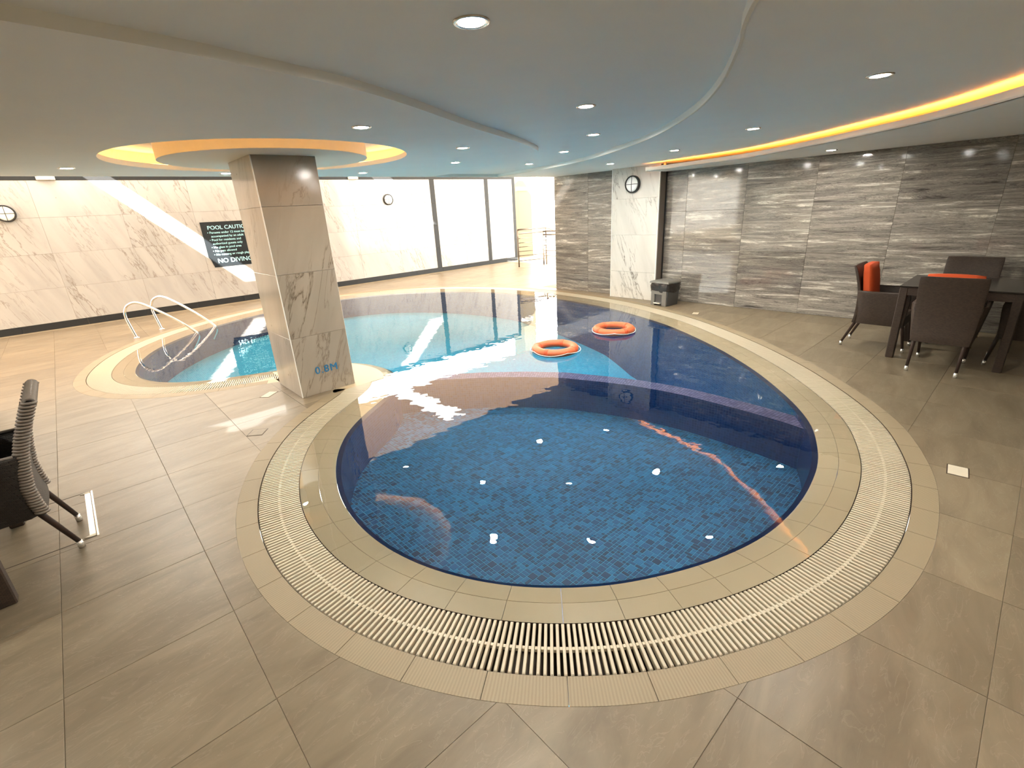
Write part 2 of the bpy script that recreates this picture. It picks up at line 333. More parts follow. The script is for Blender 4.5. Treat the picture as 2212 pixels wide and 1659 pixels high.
WATER = [(2.05, 4.22), (1.70, 3.97), (1.43, 3.74), (1.22, 3.47), (1.07, 3.2), (0.97, 2.95), (0.90, 2.70), (0.87, 2.45), (0.87, 2.2), (0.91, 1.95), (0.98, 1.73), (1.08, 1.53), (1.2, 1.35),
         (1.36, 1.18), (1.52, 1.04), (1.69, .94), (1.85, .85), (2.02, .78), (2.2, .72), (2.37, .68), (2.58, .66), (2.77, .655), (2.98, .67), (3.21, .70), (3.41, .74), (3.61, .81), (3.82, .89),
         (4.02, .99), (4.27, 1.16), (4.54, 1.38), (4.88, 1.69), (5.16, 1.99), (5.57, 2.49), (6.12, 3.32), (6.42, 3.93), (6.80, 5.0), (7.0, 6.37), (6.96, 7.64), (6.62, 8.75), (6.04, 9.65), (5.29, 10.3),
         (4.41, 10.62), (3.5, 10.66), (2.68, 10.46), (1.89, 10.08), (1.34, 9.66), (.89, 9.15), (.61, 8.68), (.42, 8.15), (.32, 7.69), (.31, 7.35), (.37, 7.05), (.52, 6.75), (.75, 6.50), (1.02, 6.33), (1.3, 6.22),
         (1.6, 6.1), (2.0, 5.93), (2.32, 5.66), (2.45, 5.40), (2.49, 5.15), (2.49, 4.93), (2.43, 4.73), (2.28, 4.46)]
W0 = smooth_closed([(x * 1.006, y * 1.006) for x, y in WATER])
def normals(P):
    t = np.roll(P, -1, 0) - np.roll(P, 1, 0); t /= np.hypot(*t.T)[:, None]; n = np.c_[t[:, 1], -t[:, 0]]
    return n
def area(P): return .5 * np.sum(P[:, 0] * np.roll(P[:, 1], -1) - np.roll(P[:, 0], -1) * P[:, 1])
if area(W0) < 0: W0 = W0[::-1].copy()
NR = normals(W0)          # outward for a counter-clockwise outline
def off(d): return W0 + NR * d
def dist_w(pts):
    pts = np.atleast_2d(pts); return np.array([np.min(np.hypot(*(W0 - p).T)) for p in pts])
D1, D2, D3, D4 = .115, .235, .485, .605
COLB = (1.42, 4.79, 1.99, 5.48)                              # column footprint
def in_poly(P, x, y):
    xs, ys = P[:, 0], P[:, 1]; xj, yj = np.roll(xs, 1), np.roll(ys, 1)
    c = ((ys > y) != (yj > y)) & (x < (xj - xs) * (y - ys) / (yj - ys + 1e-12) + xs); return np.count_nonzero(c) % 2 == 1
# trimmed outer edge of the surround
O4 = off(D4); keep = dist_w(O4) > D4 - .012; O4 = O4[keep]
O4 = resample(O4, .06, True)
def cdt(loops, keepf):
    vs = []; es = []
    for L in loops:
        n = len(vs); k = len(L); vs += [Vector((float(p[0]), float(p[1]))) for p in L]; es += [(n + i, n + (i + 1) % k) for i in range(k)]
    v, e, f, _, _, _ = geometry.delaunay_2d_cdt(vs, es, [], 0, 1e-6)
    out = []
    for t in f:
        c = sum((v[i] for i in t), Vector((0, 0))) / 3
        if keepf(c.x, c.y): out.append(tuple(t))
    return [(p.x, p.y) for p in v], out
def slab(loops, keepf, z0, z1):
    """solid plate between z0 and z1 over a triangulated plan region"""
    v, f = cdt(loops, keepf); n = len(v); mb = MB(); fs = []
    from collections import Counter
    ed = Counter()
    for t in f:
        for a, b in ((t[0], t[1]), (t[1], t[2]), (t[2], t[0])): ed[(a, b)] += 1
    for t in f: fs.append(tuple(i + n for i in t)); fs.append(tuple(t)[::-1])
    for (a, b) in ed:
        if (b, a) not in ed: fs.append((a, b, b + n, a + n))
    used = sorted({i for q in fs for i in q}); mp = {k: i for i, k in enumerate(used)}
    allv = [(x, y, z0) for x, y in v] + [(x, y, z1) for x, y in v]
    mb.add([allv[k] for k in used], [tuple(mp[i] for i in q) for q in fs]); return mb

# ------------------------------------------------------------------ floor
YW, XW, YE = 12.58, 7.85, 7.15          # left wall plane, right wall plane, ceiling edge
rect = lambda a, b, c, d: [(a, b), (c, b), (c, d), (a, d)]
fl = slab([rect(-16, -4.5, 14, 14), [tuple(p) for p in O4]], lambda x, y: not in_poly(O4, x, y), -.30, -.0035).build('floor', M['grout'])
tag(fl, 'warm grey stone floor tiles around the pool', kind='structure')
tiles = 0
for ix in range(-7, 23):
    for iy in range(-5, 22):
        x0 = .15 + .6 * ix; y0 = .4 + .6 * iy; x1 = x0 + .6; y1 = y0 + .6
        if y1 > YW + .1 or x1 > 12.1 or (x0 > XW - .05 and y0 < YE - .1): continue
        if x1 > XW and y0 < YE: x1 = XW
        y1 = min(y1, YW)
        # view wedge test (left frame edge / behind the camera)
        cx, cy = (x0 + x1) / 2, (y0 + y1) / 2
        if cx < -1.4 and cy > 0 or cx < -1.4 - cy: continue
        if cy < -.9 or cx < -1.9: continue
        ps = [(x0, y0), (x1, y0), (x1, y1), (x0, y1)]
        ins = [in_poly(O4, *p) for p in ps]; g = .0010
        q = (x0 + g, y0 + g, x1 - g, y1 - g)
        near = np.any((O4[:, 0] > x0) & (O4[:, 0] < x1) & (O4[:, 1] > y0) & (O4[:, 1] < y1))
        if all(ins) and not near: continue
        if not near and not any(ins):
            o = MB().bbox((q[0], q[1], -.02), (q[2], q[3], 0), .0012).build('floor_tile', M['floor'], fl, fix=False)
        else:
            mb = slab([rect(*q), [tuple(p) for p in O4]], lambda x, y: (q[0] < x < q[2] and q[1] < y < q[3] and not in_poly(O4, x, y)), -.02, 0)
            if not mb.f: continue
            o = mb.build('floor_tile', M['floor'], fl)
        tiles += 1
print('tiles', tiles)

# ------------------------------------------------------------------ pool
pool = empty('swimming_pool', (3, 3, 0), 0, 'kidney-shaped blue mosaic pool with cream tiled edge filling the middle of the hall', 'pool')
def pc(o):      # keep world placement under the pool's empty
    o.location = (-3, -3, 0); return o
def uv_strip(o, us, vs_):
    pass
SEG = np.r_[0, np.cumsum(np.hypot(*np.diff(np.vstack([W0, W0[:1]]), axis=0).T))]; LEN = SEG[-1]
W0c = np.vstack([W0, W0[:1]]); NRc = np.vstack([NR, NR[:1]])
def at(s, d):
    s = s % LEN; x = np.interp(s, SEG, W0c[:, 0]); y = np.interp(s, SEG, W0c[:, 1]); nx = np.interp(s, SEG, NRc[:, 0]); ny = np.interp(s, SEG, NRc[:, 1]); l = math.hypot(nx, ny)
    return (x + nx / l * d, y + ny / l * d)
def in_pen(x, y):          # plain deck strip on the peninsula right of and behind the column
    return 1.97 < x < 2.6 and 4.74 < y < 6.0 or (COLB[0] < x < COLB[2] and COLB[1] < y < COLB[3])
def zrow(d): return [(-.008 - .030 * (1 - d / D2)) if d > D1 else (-.0215 - .05 * (1 - d / D1))][0]
def curved_tile(s0, s1, da, db, za, zb, th, name, m_, parent, k=4, ribs=False, g=.0011):
    L = s1 - s0; ss = np.linspace(s0 + g, s1 - g, k + 1); vs = []
    for s in ss:
        a = at(s, da + g); b = at(s, db - g)
        vs += [(a[0], a[1], za), (b[0], b[1], zb), (b[0], b[1], zb - th), (a[0], a[1], za - th)]
    fs = []
    for i in range(k):
        for j in range(4):
            fs.append((4 * i + j, 4 * i + (j + 1) % 4, 4 * i + 4 + (j + 1) % 4, 4 * i + 4 + j))
    fs += [(0, 3, 2, 1), (4 * k, 4 * k + 1, 4 * k + 2, 4 * k + 3)]
    o = MB().add(vs, fs).build(name, m_, parent)
    if ribs:
        uv = o.data.uv_layers.new(name='UVMap'); 
        for lp in o.data.loops:
            i = lp.vertex_index; uv.data[lp.index].uv = (ss[i // 4] * 1.0, 0 if i % 4 in (0, 3) else .12)
    return pc(o)
NT = int(round(LEN / .235)); pit = LEN / NT
for i in range(NT):
    s0 = i * pit + .05; s1 = s0 + pit; sm = (s0 + s1) / 2
    p = at(sm, D2)
    ok2 = dist_w([p])[0] > D2 - .02
    curved_tile(s0, s1, 0, D1, -.032, -.011, .03, 'coping_tile', M['coping'], pool)
    if ok2 and not in_pen(*at(sm, D2 - .03)): curved_tile(s0, s1, D1, D2, -.011, -.0045, .03, 'coping_tile', M['coping'], pool)
    p = at(sm, D4)
    if dist_w([p])[0] > D4 - .03 and not in_pen(*p) and not in_pen(*at(sm, D3)) and not (COLB[0] - .03 < p[0] < COLB[2] + .1 and COLB[1] - .0 < p[1] < COLB[3] + .1):
        curved_tile(s0, s1, D3, D4, .0005, .0005, .02, 'coping_tile', M['coping_rib'], pool, ribs=True)
# plain strip on the peninsula
pen = [at(s, D1) for s in np.arange(0, LEN, .05) if (lambda p: 1.9 < p[0] < 2.7 and 4.68 < p[1] < 6.2)(at(s, D1))]
# order along outline, close against the column
pen = sorted(pen, key=lambda p: math.atan2(p[1] - 5.2, p[0] - 1.9))
penp = pen + [(1.5, 6.0), (1.5, 5.45), (1.97, 5.45), (1.80, 5.2), (1.70, 4.68)]
pc(slab([penp], lambda x, y, P=np.array(penp): in_poly(P, x, y), -.06, .0005).build('peninsula_slab', M['coping'], pool))
for fp in ([(1.20, 5.80), (1.20, 5.52), (1.44, 5.45), (1.44, 5.80)], [(1.66, 4.80), (1.66, 4.64), (1.80, 4.60), (1.92, 4.66), (1.98, 4.80)]):
    pc(MB().prism(fp[::-1], -.10, -.0016).build('peninsula_slab', M['coping'], pool))
# shell: walls and floors (depths as they show through the water)
ZN, ZF = -.46, -.62
RIM = [(3.96, .88), (4.02, 1.15), (4.05, 1.45), (4.06, 1.75), (4.06, 2.04), (4.03, 2.3), (3.97, 2.6), (3.87, 2.9), (3.70, 3.32), (3.45, 3.68), (3.15, 4.02), (2.85, 4.30), (2.6, 4.5), (2.36, 4.66)]
RIM = [(3.86, .70)] + RIM
Rc = resample(np.array(RIM), .05, False); tg = np.gradient(Rc, axis=0); tg /= np.hypot(*tg.T)[:, None]; rn_ = np.c_[tg[:, 1], -tg[:, 0]]   # towards the far pool
Rb = Rc + rn_ * .19
n = len(W0); mb = MB(); idx = np.arange(0, n, 4); us = []
for k in idx:
    x, y = W0[k]; xi, yi = W0[k] - NR[k] * .034; mb.v += [(x, y, -.034), (xi, yi, -.050), (xi, yi, -1.5)]
mb.f = [(3 * i + q, 3 * ((i + 1) % len(idx)) + q, 3 * ((i + 1) % len(idx)) + 1 + q, 3 * i + 1 + q) for i in range(len(idx)) for q in (0, 1)]; mb.m = [1, 0] * (len(mb.f) // 2)
M['navyedge'] = plain('navy_edge', (.0015, .008, .045), .3)
pw = mb.build('pool_wall', [M['navy'], M['navyedge']], pool, fix=False); pc(pw)
def wall_uv(o, svals, nper=2):
    uv = o.data.uv_layers.new(name='UVMap'); L = o.data.loops
    for f in o.data.polygons:
        ks = [L[i].vertex_index // nper for i in f.loop_indices]; wrap = max(ks) - min(ks) > 2
        for i in f.loop_indices:
            vi = L[i].vertex_index; k = vi // nper; s = svals[k] + (LEN if wrap and k == 0 else 0)
            uv.data[i].uv = (s, o.data.vertices[vi].co.z)
wall_uv(pw, [SEG[k] for k in idx], 3)
Wl = W0[::5]
near_side = lambda x, y: in_poly(Wl, x, y) and in_poly(NP, x, y)
NP = np.vstack([Rc, [(2.2, 4.9), (1.4, 4.5), (0, 4), (0, 0), (3.6, 0)]])
ffm = slab([[tuple(p) for p in W0[::5]]] + [rect(-1, 1 + .5 * k_, 9, 1.5 + .5 * k_) for k_ in range(0, 20, 2)], lambda x, y: in_poly(Wl, x, y), -1.6, -1.0)
ffm.v = [(x, y, z if z < -1.5 else float(np.interp(y, [2.0, 4.35, 5.05, 7.6, 10.6], [-1.3, -1.08, -.90, -.62, -.46]))) for x, y, z in ffm.v]
ff = ffm.build('pool_floor', M['mosaic_lit'], pool); pc(ff)
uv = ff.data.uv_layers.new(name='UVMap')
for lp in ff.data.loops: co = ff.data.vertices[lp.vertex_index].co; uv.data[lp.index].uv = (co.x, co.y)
nf = slab([[tuple(p) for p in W0[::5]], [tuple(p) for p in NP]], lambda x, y: in_poly(Wl, x, y) and in_poly(NP, x, y), -.9, ZN).build('pool_floor', M['floor_grout'], pool); pc(nf)
def tiles_mesh(name, quads, z, th, m_, parent, tone):
    """quads: list of 4 plan corners (or 3-D corners) raised by th with a small chamfer"""
    V = []; F = []; T = []
    for q, tn in zip(quads, tone):
        q = np.array(q); c = q.mean(0); inn = c + (q - c) * .90
        b = len(V)
        V += [(*p, z) if len(p) == 2 else tuple(p) for p in q]
        V += [(*p, z + th) if len(p) == 2 else (p[0], p[1], p[2] + th) for p in inn]
        F += [(b + 4, b + 5, b + 6, b + 7), (b, b + 1, b + 5, b + 4), (b + 1, b + 2, b + 6, b + 5), (b + 2, b + 3, b + 7, b + 6), (b + 3, b, b + 4, b + 7)]; T += [tn] * 5
    me = bpy.data.meshes.new(name); me.from_pydata(V, [], F); me.materials.append(m_)
    at_ = me.attributes.new('tone', 'FLOAT', 'FACE'); at_.data.foreach_set('value', T)
    o = bpy.data.objects.new(name, me); link(o, parent); o['kind'] = 'stuff'; return pc(o)
# mosaic on the near basin's floor: small stones in mixed sizes, laid square to the walls
cell = .0265; gp = .0016; quads = []; tone = []; occ = set()
ix0, ix1, iy0, iy1 = int(.8 / cell), int(4.2 / cell), int(.6 / cell), int(4.8 / cell)
reg = np.vstack([W0, ]); 
okc = {}
for i in range(ix0, ix1):
    for j in range(iy0, iy1):
        x, y = (i + .5) * cell, (j + .5) * cell; okc[(i, j)] = None
def okcell(i, j):
    if (i, j) not in okc: return False
    if okc[(i, j)] is None:
        x, y = (i + .5) * cell, (j + .5) * cell; okc[(i, j)] = in_poly(Wl, x, y) and in_poly(NP, x, y)
    return okc[(i, j)]
for i in range(ix0, ix1):
    for j in range(iy0, iy1):
        if (i, j) in occ or not okcell(i, j): continue
        w_, h_ = random.choice([(1, 1), (1, 1), (1, 1), (2, 1), (2, 1), (1, 2), (1, 2), (2, 2)])
        cs = [(i + a, j + b) for a in range(w_) for b in range(h_)]
        if any(c in occ or not okcell(*c) for c in cs): w_ = h_ = 1; cs = [(i, j)]
        occ.update(cs)
        quads.append([(i * cell + gp, j * cell + gp), ((i + w_) * cell - gp, j * cell + gp), ((i + w_) * cell - gp, (j + h_) * cell - gp), (i * cell + gp, (j + h_) * cell - gp)])
        tone.append(random.random())
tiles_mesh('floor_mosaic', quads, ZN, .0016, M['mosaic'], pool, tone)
# dividing wall with indigo mosaic on its rim
dv = MB(); n_ = len(Rc)
for a, b in zip(Rc, Rb): dv.v += [(a[0], a[1], -.09), (b[0], b[1], -.09), (b[0], b[1], -1.4), (a[0], a[1], -1.4)]
for i in range(n_ - 1):
    for j in range(4): dv.f.append((4 * i + j, 4 * i + (j + 1) % 4, 4 * i + 4 + (j + 1) % 4, 4 * i + 4 + j)); dv.m.append(1 if j == 0 else 0)
dvo = dv.build('dividing_wall', [M['navy'], M['rimgrout']], pool, fix=False); pc(dvo)
uv = dvo.data.uv_layers.new(name='UVMap')
for lp in dvo.data.loops: co = dvo.data.vertices[lp.vertex_index].co; uv.data[lp.index].uv = (lp.vertex_index // 4 * .05, co.z)
quads = []; tone = []
Rf = resample(Rc, .0265, False); tf = np.gradient(Rf, axis=0); tf /= np.hypot(*tf.T)[:, None]; nf_ = np.c_[tf[:, 1], -tf[:, 0]]
for i in range(len(Rf) - 1):
    for k in range(7):
        d0, d1 = k * .0268 + .0022, (k + 1) * .0268 - .0022
        a = Rf[i] * .93 + Rf[i + 1] * .07; b = Rf[i] * .07 + Rf[i + 1] * .93
        quads.append([tuple(a + nf_[i] * d0), tuple(b + nf_[i + 1] * d0), tuple(b + nf_[i + 1] * d1), tuple(a + nf_[i] * d1)]); tone.append(random.random())
quads = [q for q in quads if all(in_poly(W0, *p) for p in q)]
tone = tone[:len(quads)]
tiles_mesh('rim_mosaic', [q[::-1] for q in quads], -.09, .002, M['rim'], pool, tone)
# wall inlets (white return fittings) and an underwater lamp
def fitting(name, x, y, z, r, m1, m2):
    k = int(np.argmin(np.hypot(*(W0 - (x, y)).T))); p = W0[k]; nn = -NR[k]
    T = Matrix.Translation((p[0], p[1], z)) @ Vector((nn[0], nn[1], 0)).to_track_quat('Z', 'X').to_matrix().to_4x4()
    mb = MB(); ang = np.linspace(0, 2 * PI, 25)[:-1]
    rings = [[T @ Vector((rr * math.cos(a), rr * math.sin(a), h)) for a in ang] for rr, h in ((r, 0), (r * .96, .010), (r * .45, .014), (r * .38, .006))]
    mb.loft(rings, True, True); o = mb.build(name, m1, pool, True); pc(o)
    o2 = MB(); o2.loft([[T @ Vector((rr * math.cos(a), rr * math.sin(a), h)) for a in ang] for rr, h in ((r * .2, .004), (r * .2, .0145))]); q = o2.build('nozzle', m2, o); 
M['fit'] = plain('fitting_white', (.34, .44, .50), .4)
fitting('return_inlet', 1.03, 3.2, -.20, .055, M['fit'], M['black'])
fitting('return_inlet', 6.62, 8.75, -.22, .055, M['opal'], M['black'])
fitting('underwater_lamp', 6.30, 3.70, -.24, .10, M['opal'], M['fit'])
# overflow grating
gr = empty('overflow_grating', (3, 3, 0), 0, 'cream slatted overflow grating curving round the pool edge', 'grating')
bars = []; gp_ = .0222; s = 0
NB = int(LEN / (gp_ * .93)); 
s = 0
while s < LEN:
    s += gp_ * .955
    a, b = at(s, D2 + .004), at(s, D3 - .004); md = at(s, (D2 + D3) / 2)
    if dist_w([b])[0] < D3 - .07 or in_pen(*a) or in_pen(*md): continue
    if COLB[0] < md[0] < COLB[2] and COLB[1] < md[1] < COLB[3]: continue
    bars.append((s, a, b, md))
def cam_px(x, y, z=0):
    P = Vector((x, y, z - 1.68)); R_ = Matrix(RM); c = R_.transposed() @ P
    return (1106 + 1027.75 * c.x / -c.z, 829.5 - 1027.75 * c.y / -c.z, -c.z) if c.z < 0 else (-1e4, -1e4, 1e4)
# one bar: rounded-top slat with a low link in the middle
bm_ = MB(); wb, hb, Lb = .0132, .026, (D3 - D2 - .008)
prof = [(-wb / 2, -hb), (wb / 2, -hb), (wb / 2, -.002), (wb / 2 - .002, 0), (-wb / 2 + .002, 0), (-wb / 2, -.002)]
bm_.loft([[(x, -Lb / 2 + e, z - (.003 if e == 0 and z > -.01 else 0)) for x, z in prof] for e in (0, .003, Lb - .003, Lb)][:0] or [[(x, yy, z - (.003 if abs(yy) > Lb / 2 - .001 and z > -.01 else 0)) for x, z in prof] for yy in (-Lb / 2, -Lb / 2 + .004, Lb / 2 - .004, Lb / 2)])
bm_.box((wb / 2 - .001, -.007, -.020), (wb / 2 + .011, .007, -.0035))
barme = bm_.mesh('grate_bar', M['grate'])
order = sorted(range(len(bars)), key=lambda k: (lambda p: p[2] + (0 if -30 < p[0] < 2240 and p[1] < 1700 else 50))(cam_px(*bars[k][3])))
top = set(order[:300]); stuff = MB()
for k, (s, a, b, md) in enumerate(bars):
    ang = math.atan2(b[1] - a[1], b[0] - a[0]) - PI / 2
    if k in top:
        o = bpy.data.objects.new('grate_bar', barme); link(o, gr); o.location = (md[0] - 3, md[1] - 3, 0); o.rotation_euler = (0, 0, ang)
    else:
        T = Matrix.Translation((md[0] - 3, md[1] - 3, 0)) @ Matrix.Rotation(ang, 4, 'Z')
        stuff.add([T @ Vector(v) for v in bm_.v], bm_.f)
so = stuff.build('grate_bars', M['grate'], gr, fix=False); so['kind'] = 'stuff'
# gutter under the grating
BS = np.array([b_[0] for b_ in bars])
gt = MB(); KK = [k for k in range(0, n, 3)]
for k in KK:
    for d, z in ((D2, -.004), (D2 + .001, -.16), (D3 - .001, -.16), (D3, -.001)):
        x, y = W0[k] + NR[k] * d; gt.v.append((x - 3, y - 3, z))
for i in range(len(KK)):
    j = (i + 1) % len(KK)
    if np.min(np.abs(BS - SEG[KK[i]])) > .04: continue
    for c in range(3): gt.f.append((4 * i + c, 4 * i + c + 1, 4 * j + c + 1, 4 * j + c)); gt.m.append(0)
gt.build('gutter', M['gutter'], gr, fix=False)
# water
O2 = off(D2 + .001); k2 = dist_w(O2) > D2 - .01; O2 = O2[k2]; O2 = resample(O2, .05, True)
pp = np.array(penp)
v, f = cdt([[tuple(p) for p in O2], penp], lambda x, y: in_poly(O2, x, y) and not (in_poly(pp, x, y)) and not (COLB[0] < x < COLB[2] and COLB[1] < y < COLB[3]))
wo = MB().add([(x, y, -.0022) for x, y in v], f).build('pool_water', M['water'], None, fix=False)
tag(wo, 'still clear water filling the pool up to the grating', 'water', kind='stuff')

# ------------------------------------------------------------------ walls
def panels_x(parent, name, x, ys, zs, t, m_, side=-1, gap=.0012):
    """panels on a wall facing -x (side -1) at plane x"""
    for y0, y1 in zip(ys[:-1], ys[1:]):
        for z0, z1 in zip(zs[:-1], zs[1:]):
            a, b = (x, x + t) if side < 0 else (x - t, x)
            e = random.uniform(0, .0012)
            MB().bbox((a + (e if side < 0 else 0), y0 + gap, z0 + gap), (b - (0 if side < 0 else e), y1 - gap, z1 - gap), .0012).build(name, m_, parent, fix=False)
def panels_y(parent, name, y, xs, zs, t, m_, side=-1, gap=.0012):
    for x0, x1 in zip(xs[:-1], xs[1:]):
        for z0, z1 in zip(zs[:-1], zs[1:]):
            a, b = (y, y + t) if side < 0 else (y - t, y)
            MB().bbox((x0 + gap, a, z0 + gap), (x1 - gap, b, z1 - gap), .0012).build(name, m_, parent, fix=False)
wr = MB().box((XW + .014, -4.5, -.1), (XW + .25, YE, 3.1)).build('wall_right', M['grout']); tag(wr, 'wall clad in grey wood-vein marble panels on the right', kind='structure')
zr = [0, .28, .88, 1.50, 2.14]
ys_ = [3.27 - .935 * k for k in range(0, 7)][::-1]; ys_ = ys_ + [4.22, 4.60]
panels_x(wr, 'stone_panel', XW, ys_, zr, .015, M['vein'])
panels_x(wr, 'stone_panel', XW, [5.56, 6.28, YE], [0, .35, .93, 1.52, 2.10, 2.27], .015, M['vein'])
panels_y(wr, 'stone_panel', YE + .014, [XW + .001, XW + .24], [0, .6, 1.2, 1.8, 2.27], .012, M['vein'], side=1)
# pillar proud of the right wall
pl = MB().box((7.655, 4.62, 0), (XW + .02, 5.55, 2.27)).build('pillar', M['edge']); tag(pl, 'shallow white marble pillar standing out from the right wall', kind='structure')
panels_x(pl, 'marble_panel', 7.64, [4.615, 5.555], [0, .49, 1.14, 1.75, 2.27], .015, M['pillar_marble'])
pe = MB().box((7.637, 4.602, 0), (7.66, 4.6145, 2.27)).box((7.637, 5.5555, 0), (7.66, 5.566, 2.27)).build('edge_strip', M['edge'], pl)
MB().box((7.662, 4.600, 0), (XW - .03, 4.618, 2.27)).build('return_panel', M['darktrim'], pl)
MB().box((XW - .03, 4.590, 0), (XW + .01, 4.618, 2.27)).build('shadow_joint', M['black'], pl)
# left wall
wl = MB().box((-15.2, YW + .016, -.1), (11.82, YW + .3, 2.76)).build('wall_left', M['grout']); tag(wl, 'long wall clad in cream-white veined marble with dark granite bands', kind='structure')
zl = [.125, .75, 1.37, 2.00, 2.63]
segs = [np.linspace(-3.72, 8.44, 11), np.array([8.60, 9.60, 10.50]), np.array([10.65, 11.70])]
for sx in segs:
    panels_y(wl, 'marble_panel', YW, list(sx), zl, .017, M['wall_marble'])
panels_y(wl, 'marble_panel', YW, [-15.2, -11.4, -7.6, -3.72], zl, .017, M['wall_marble'])
def granite_h(z0, z1, L=.6):
    x = -3.72
    while x < 11.8:
        x2 = min(x + L, 11.82); MB().bbox((x + .0015, YW - .006, z0), (x2 - .0015, YW + .017, z1), .001).build('granite_strip', M['trim'], wl, fix=False); x = x2
granite_h(0, .122, .95); granite_h(2.635, 2.76, 1.0)
for xa, xb in ((8.44, 8.60), (10.50, 10.65), (11.70, 11.82)):
    for z0, z1 in ((.124, .72), (.72, 1.35), (1.35, 1.98), (1.98, 2.633)):
        MB().bbox((xa, YW - .006, z0 + .0015), (xb, YW + .017, z1 - .0015), .001).build('granite_strip', M['trim'], wl, fix=False)
# hidden enclosing walls behind the camera and to the left
wb_ = MB().box((-6.2, -4.7, -.1), (XW + .2, -4.5, .10)).box((-6.2, -4.7, .10), (XW + .2, -4.5, 3.1))
wb_ = wb_.build('wall_back', M['cream']); tag(wb_, 'plain cream wall behind the viewer', kind='structure')
wn = MB().box((-6.2, -4.6, -.1), (-6.0, YE, 3.1)).box((-6.2, YE - .2, -.1), (-.95, YE, 3.1)).build('wall_near', M['cream']); tag(wn, 'plain cream wall left of the viewer', kind='structure')

# column
col = MB().box((COLB[0] + .014, COLB[1] + .014, 0), (COLB[2] - .014, COLB[3] - .014, 2.245)).build('column', M['edge'])
tag(col, 'square white marble column marked 0.8M standing at the pool edge', kind='structure')
zc = [0, .61, 1.22, 1.82, 2.242]
panels_y(col, 'marble_panel', COLB[1], [COLB[0] + .008, COLB[2] - .004], zc, .013, M['col_shade'])
panels_y(col, 'marble_panel', COLB[3], [COLB[0] + .004, COLB[2] - .004], zc, .013, M['col_shade'], side=1)
panels_x(col, 'marble_panel', COLB[0], [COLB[1] + .004, COLB[3] - .004], zc, .013, M['col_lit'])
panels_x(col, 'marble_panel', COLB[2], [COLB[1] + .004, COLB[3] - .004], zc, .013, M['col_lit'], side=1)
MB().box((COLB[0] - .001, COLB[1] - .001, 0), (COLB[0] + .008, COLB[1] + .006, 2.242)).build('corner_strip', M['edge'], col)
def text_mesh(body, size, m_, parent, T, extrude=.001, name='lettering', offs=0.0, space=1.0):
    cu = bpy.data.curves.new('t', 'FONT'); cu.body = body; cu.size = size; cu.extrude = extrude; cu.offset = offs; cu.resolution_u = 3; cu.space_character = space
    ob = bpy.data.objects.new('t', cu); C.objects.link(ob); dg = bpy.context.evaluated_depsgraph_get(); dg.update()
    me = bpy.data.meshes.new_from_object(ob.evaluated_get(dg)); bpy.data.objects.remove(ob)
    me.transform(T); me.materials.clear(); me.materials.append(m_); me.name = name
    o = bpy.data.objects.new(name, me); link(o, parent); return o
TY = Matrix.Rotation(PI / 2, 4, 'X')       # letters standing up, facing -y
for dx_ in (0, .0035): text_mesh('0.8M', .108, M['bluetext'], col, Matrix.Translation((1.592 + dx_, COLB[1] - .002 - dx_ * .1, .208 + dx_ * .3)) @ TY, .001, 'depth_mark', 0.0, 1.14)

# ------------------------------------------------------------------ ceiling
RC = (1.72, 5.22); RO, RI = 1.29, .90
circ = lambda c, r, n=96: [(c[0] + r * math.cos(2 * PI * k / n), c[1] + r * math.sin(2 * PI * k / n)) for k in range(n)]
def spl(P, step=.05, sc_=1.0):
    P = np.array(P, float) * sc_; P = np.vstack([2 * P[0] - P[1], P, 2 * P[-1] - P[-2]]); out = []
    for i in range(1, len(P) - 2):
        p0, p1, p2, p3 = P[i - 1:i + 3]
        for t in np.arange(8) / 8: out.append(.5 * ((2 * p1) + (-p0 + p2) * t + (2 * p0 - 5 * p1 + 4 * p2 - p3) * t * t + (-p0 + 3 * p1 - 3 * p2 + p3) * t ** 3))
    out.append(P[-2]); return np.array(out)
ZM, ZL, ZR, ZS = 2.300, 2.257, 2.257, 2.14
base = rect(-6.0, -4.5, XW + .2, YE)
RCA = np.array(circ(RC, RO + .17))
ce = slab([base, [tuple(p) for p in RCA]], lambda x, y: not in_poly(RCA, x, y), ZM, 2.50).build('ceiling', M['ceiling']); tag(ce, 'smooth painted ceiling with curved drops and coves', kind='structure')
MB().box((-6.0, -4.5, 2.50), (XW + .2, YE, 3.1)).build('ceiling_slab', M['ceiling'], ce)
LENS = spl([(-6, 2.9), (-3, 2.35), (-1.5, 2.2), (-.4, 2.18), (.06, 2.19), (.5, 2.25), (.79, 2.32), (1.23, 2.44), (1.65, 2.63), (2.1, 2.88), (2.55, 3.13), (3.35, 3.53), (3.95, 3.88), (4.2, 4.06), (4.38, 4.25), (4.57, 4.56), (4.78, 4.95), (4.91, 5.31), (5.02, 5.94), (5.0, 6.6), (4.9, YE / .978)], sc_=.978)
lp_ = [tuple(p) for p in LENS] + [(-6.0, YE)]; LP_ = np.array(lp_); RH = np.array(circ(RC, RO))
o = slab([lp_, [tuple(p) for p in RH]], lambda x, y: in_poly(LP_, x, y) and not in_poly(RH, x, y), ZL, ZM + .002).build('ceiling_drop', M['ceiling'], ce); o['label'] = 'lower leaf-shaped ceiling panel around the column'
C2 = spl([(1.0, -4.5), (.9, -2.5), (1.05, -.8), (1.35, .2), (1.6, .6), (1.84, .80), (2.09, .95), (2.35, 1.08), (3.0, 1.47), (3.66, 1.97), (4.42, 2.71), (4.99, 3.44), (5.65, 4.5), (6.03, 5.42), (6.28, 6.5), (6.42, YE / .978)], sc_=.978)
c2 = [tuple(p) for p in C2] + [(XW + .014, YE), (XW + .014, -4.5)]; C2A = np.array(c2)
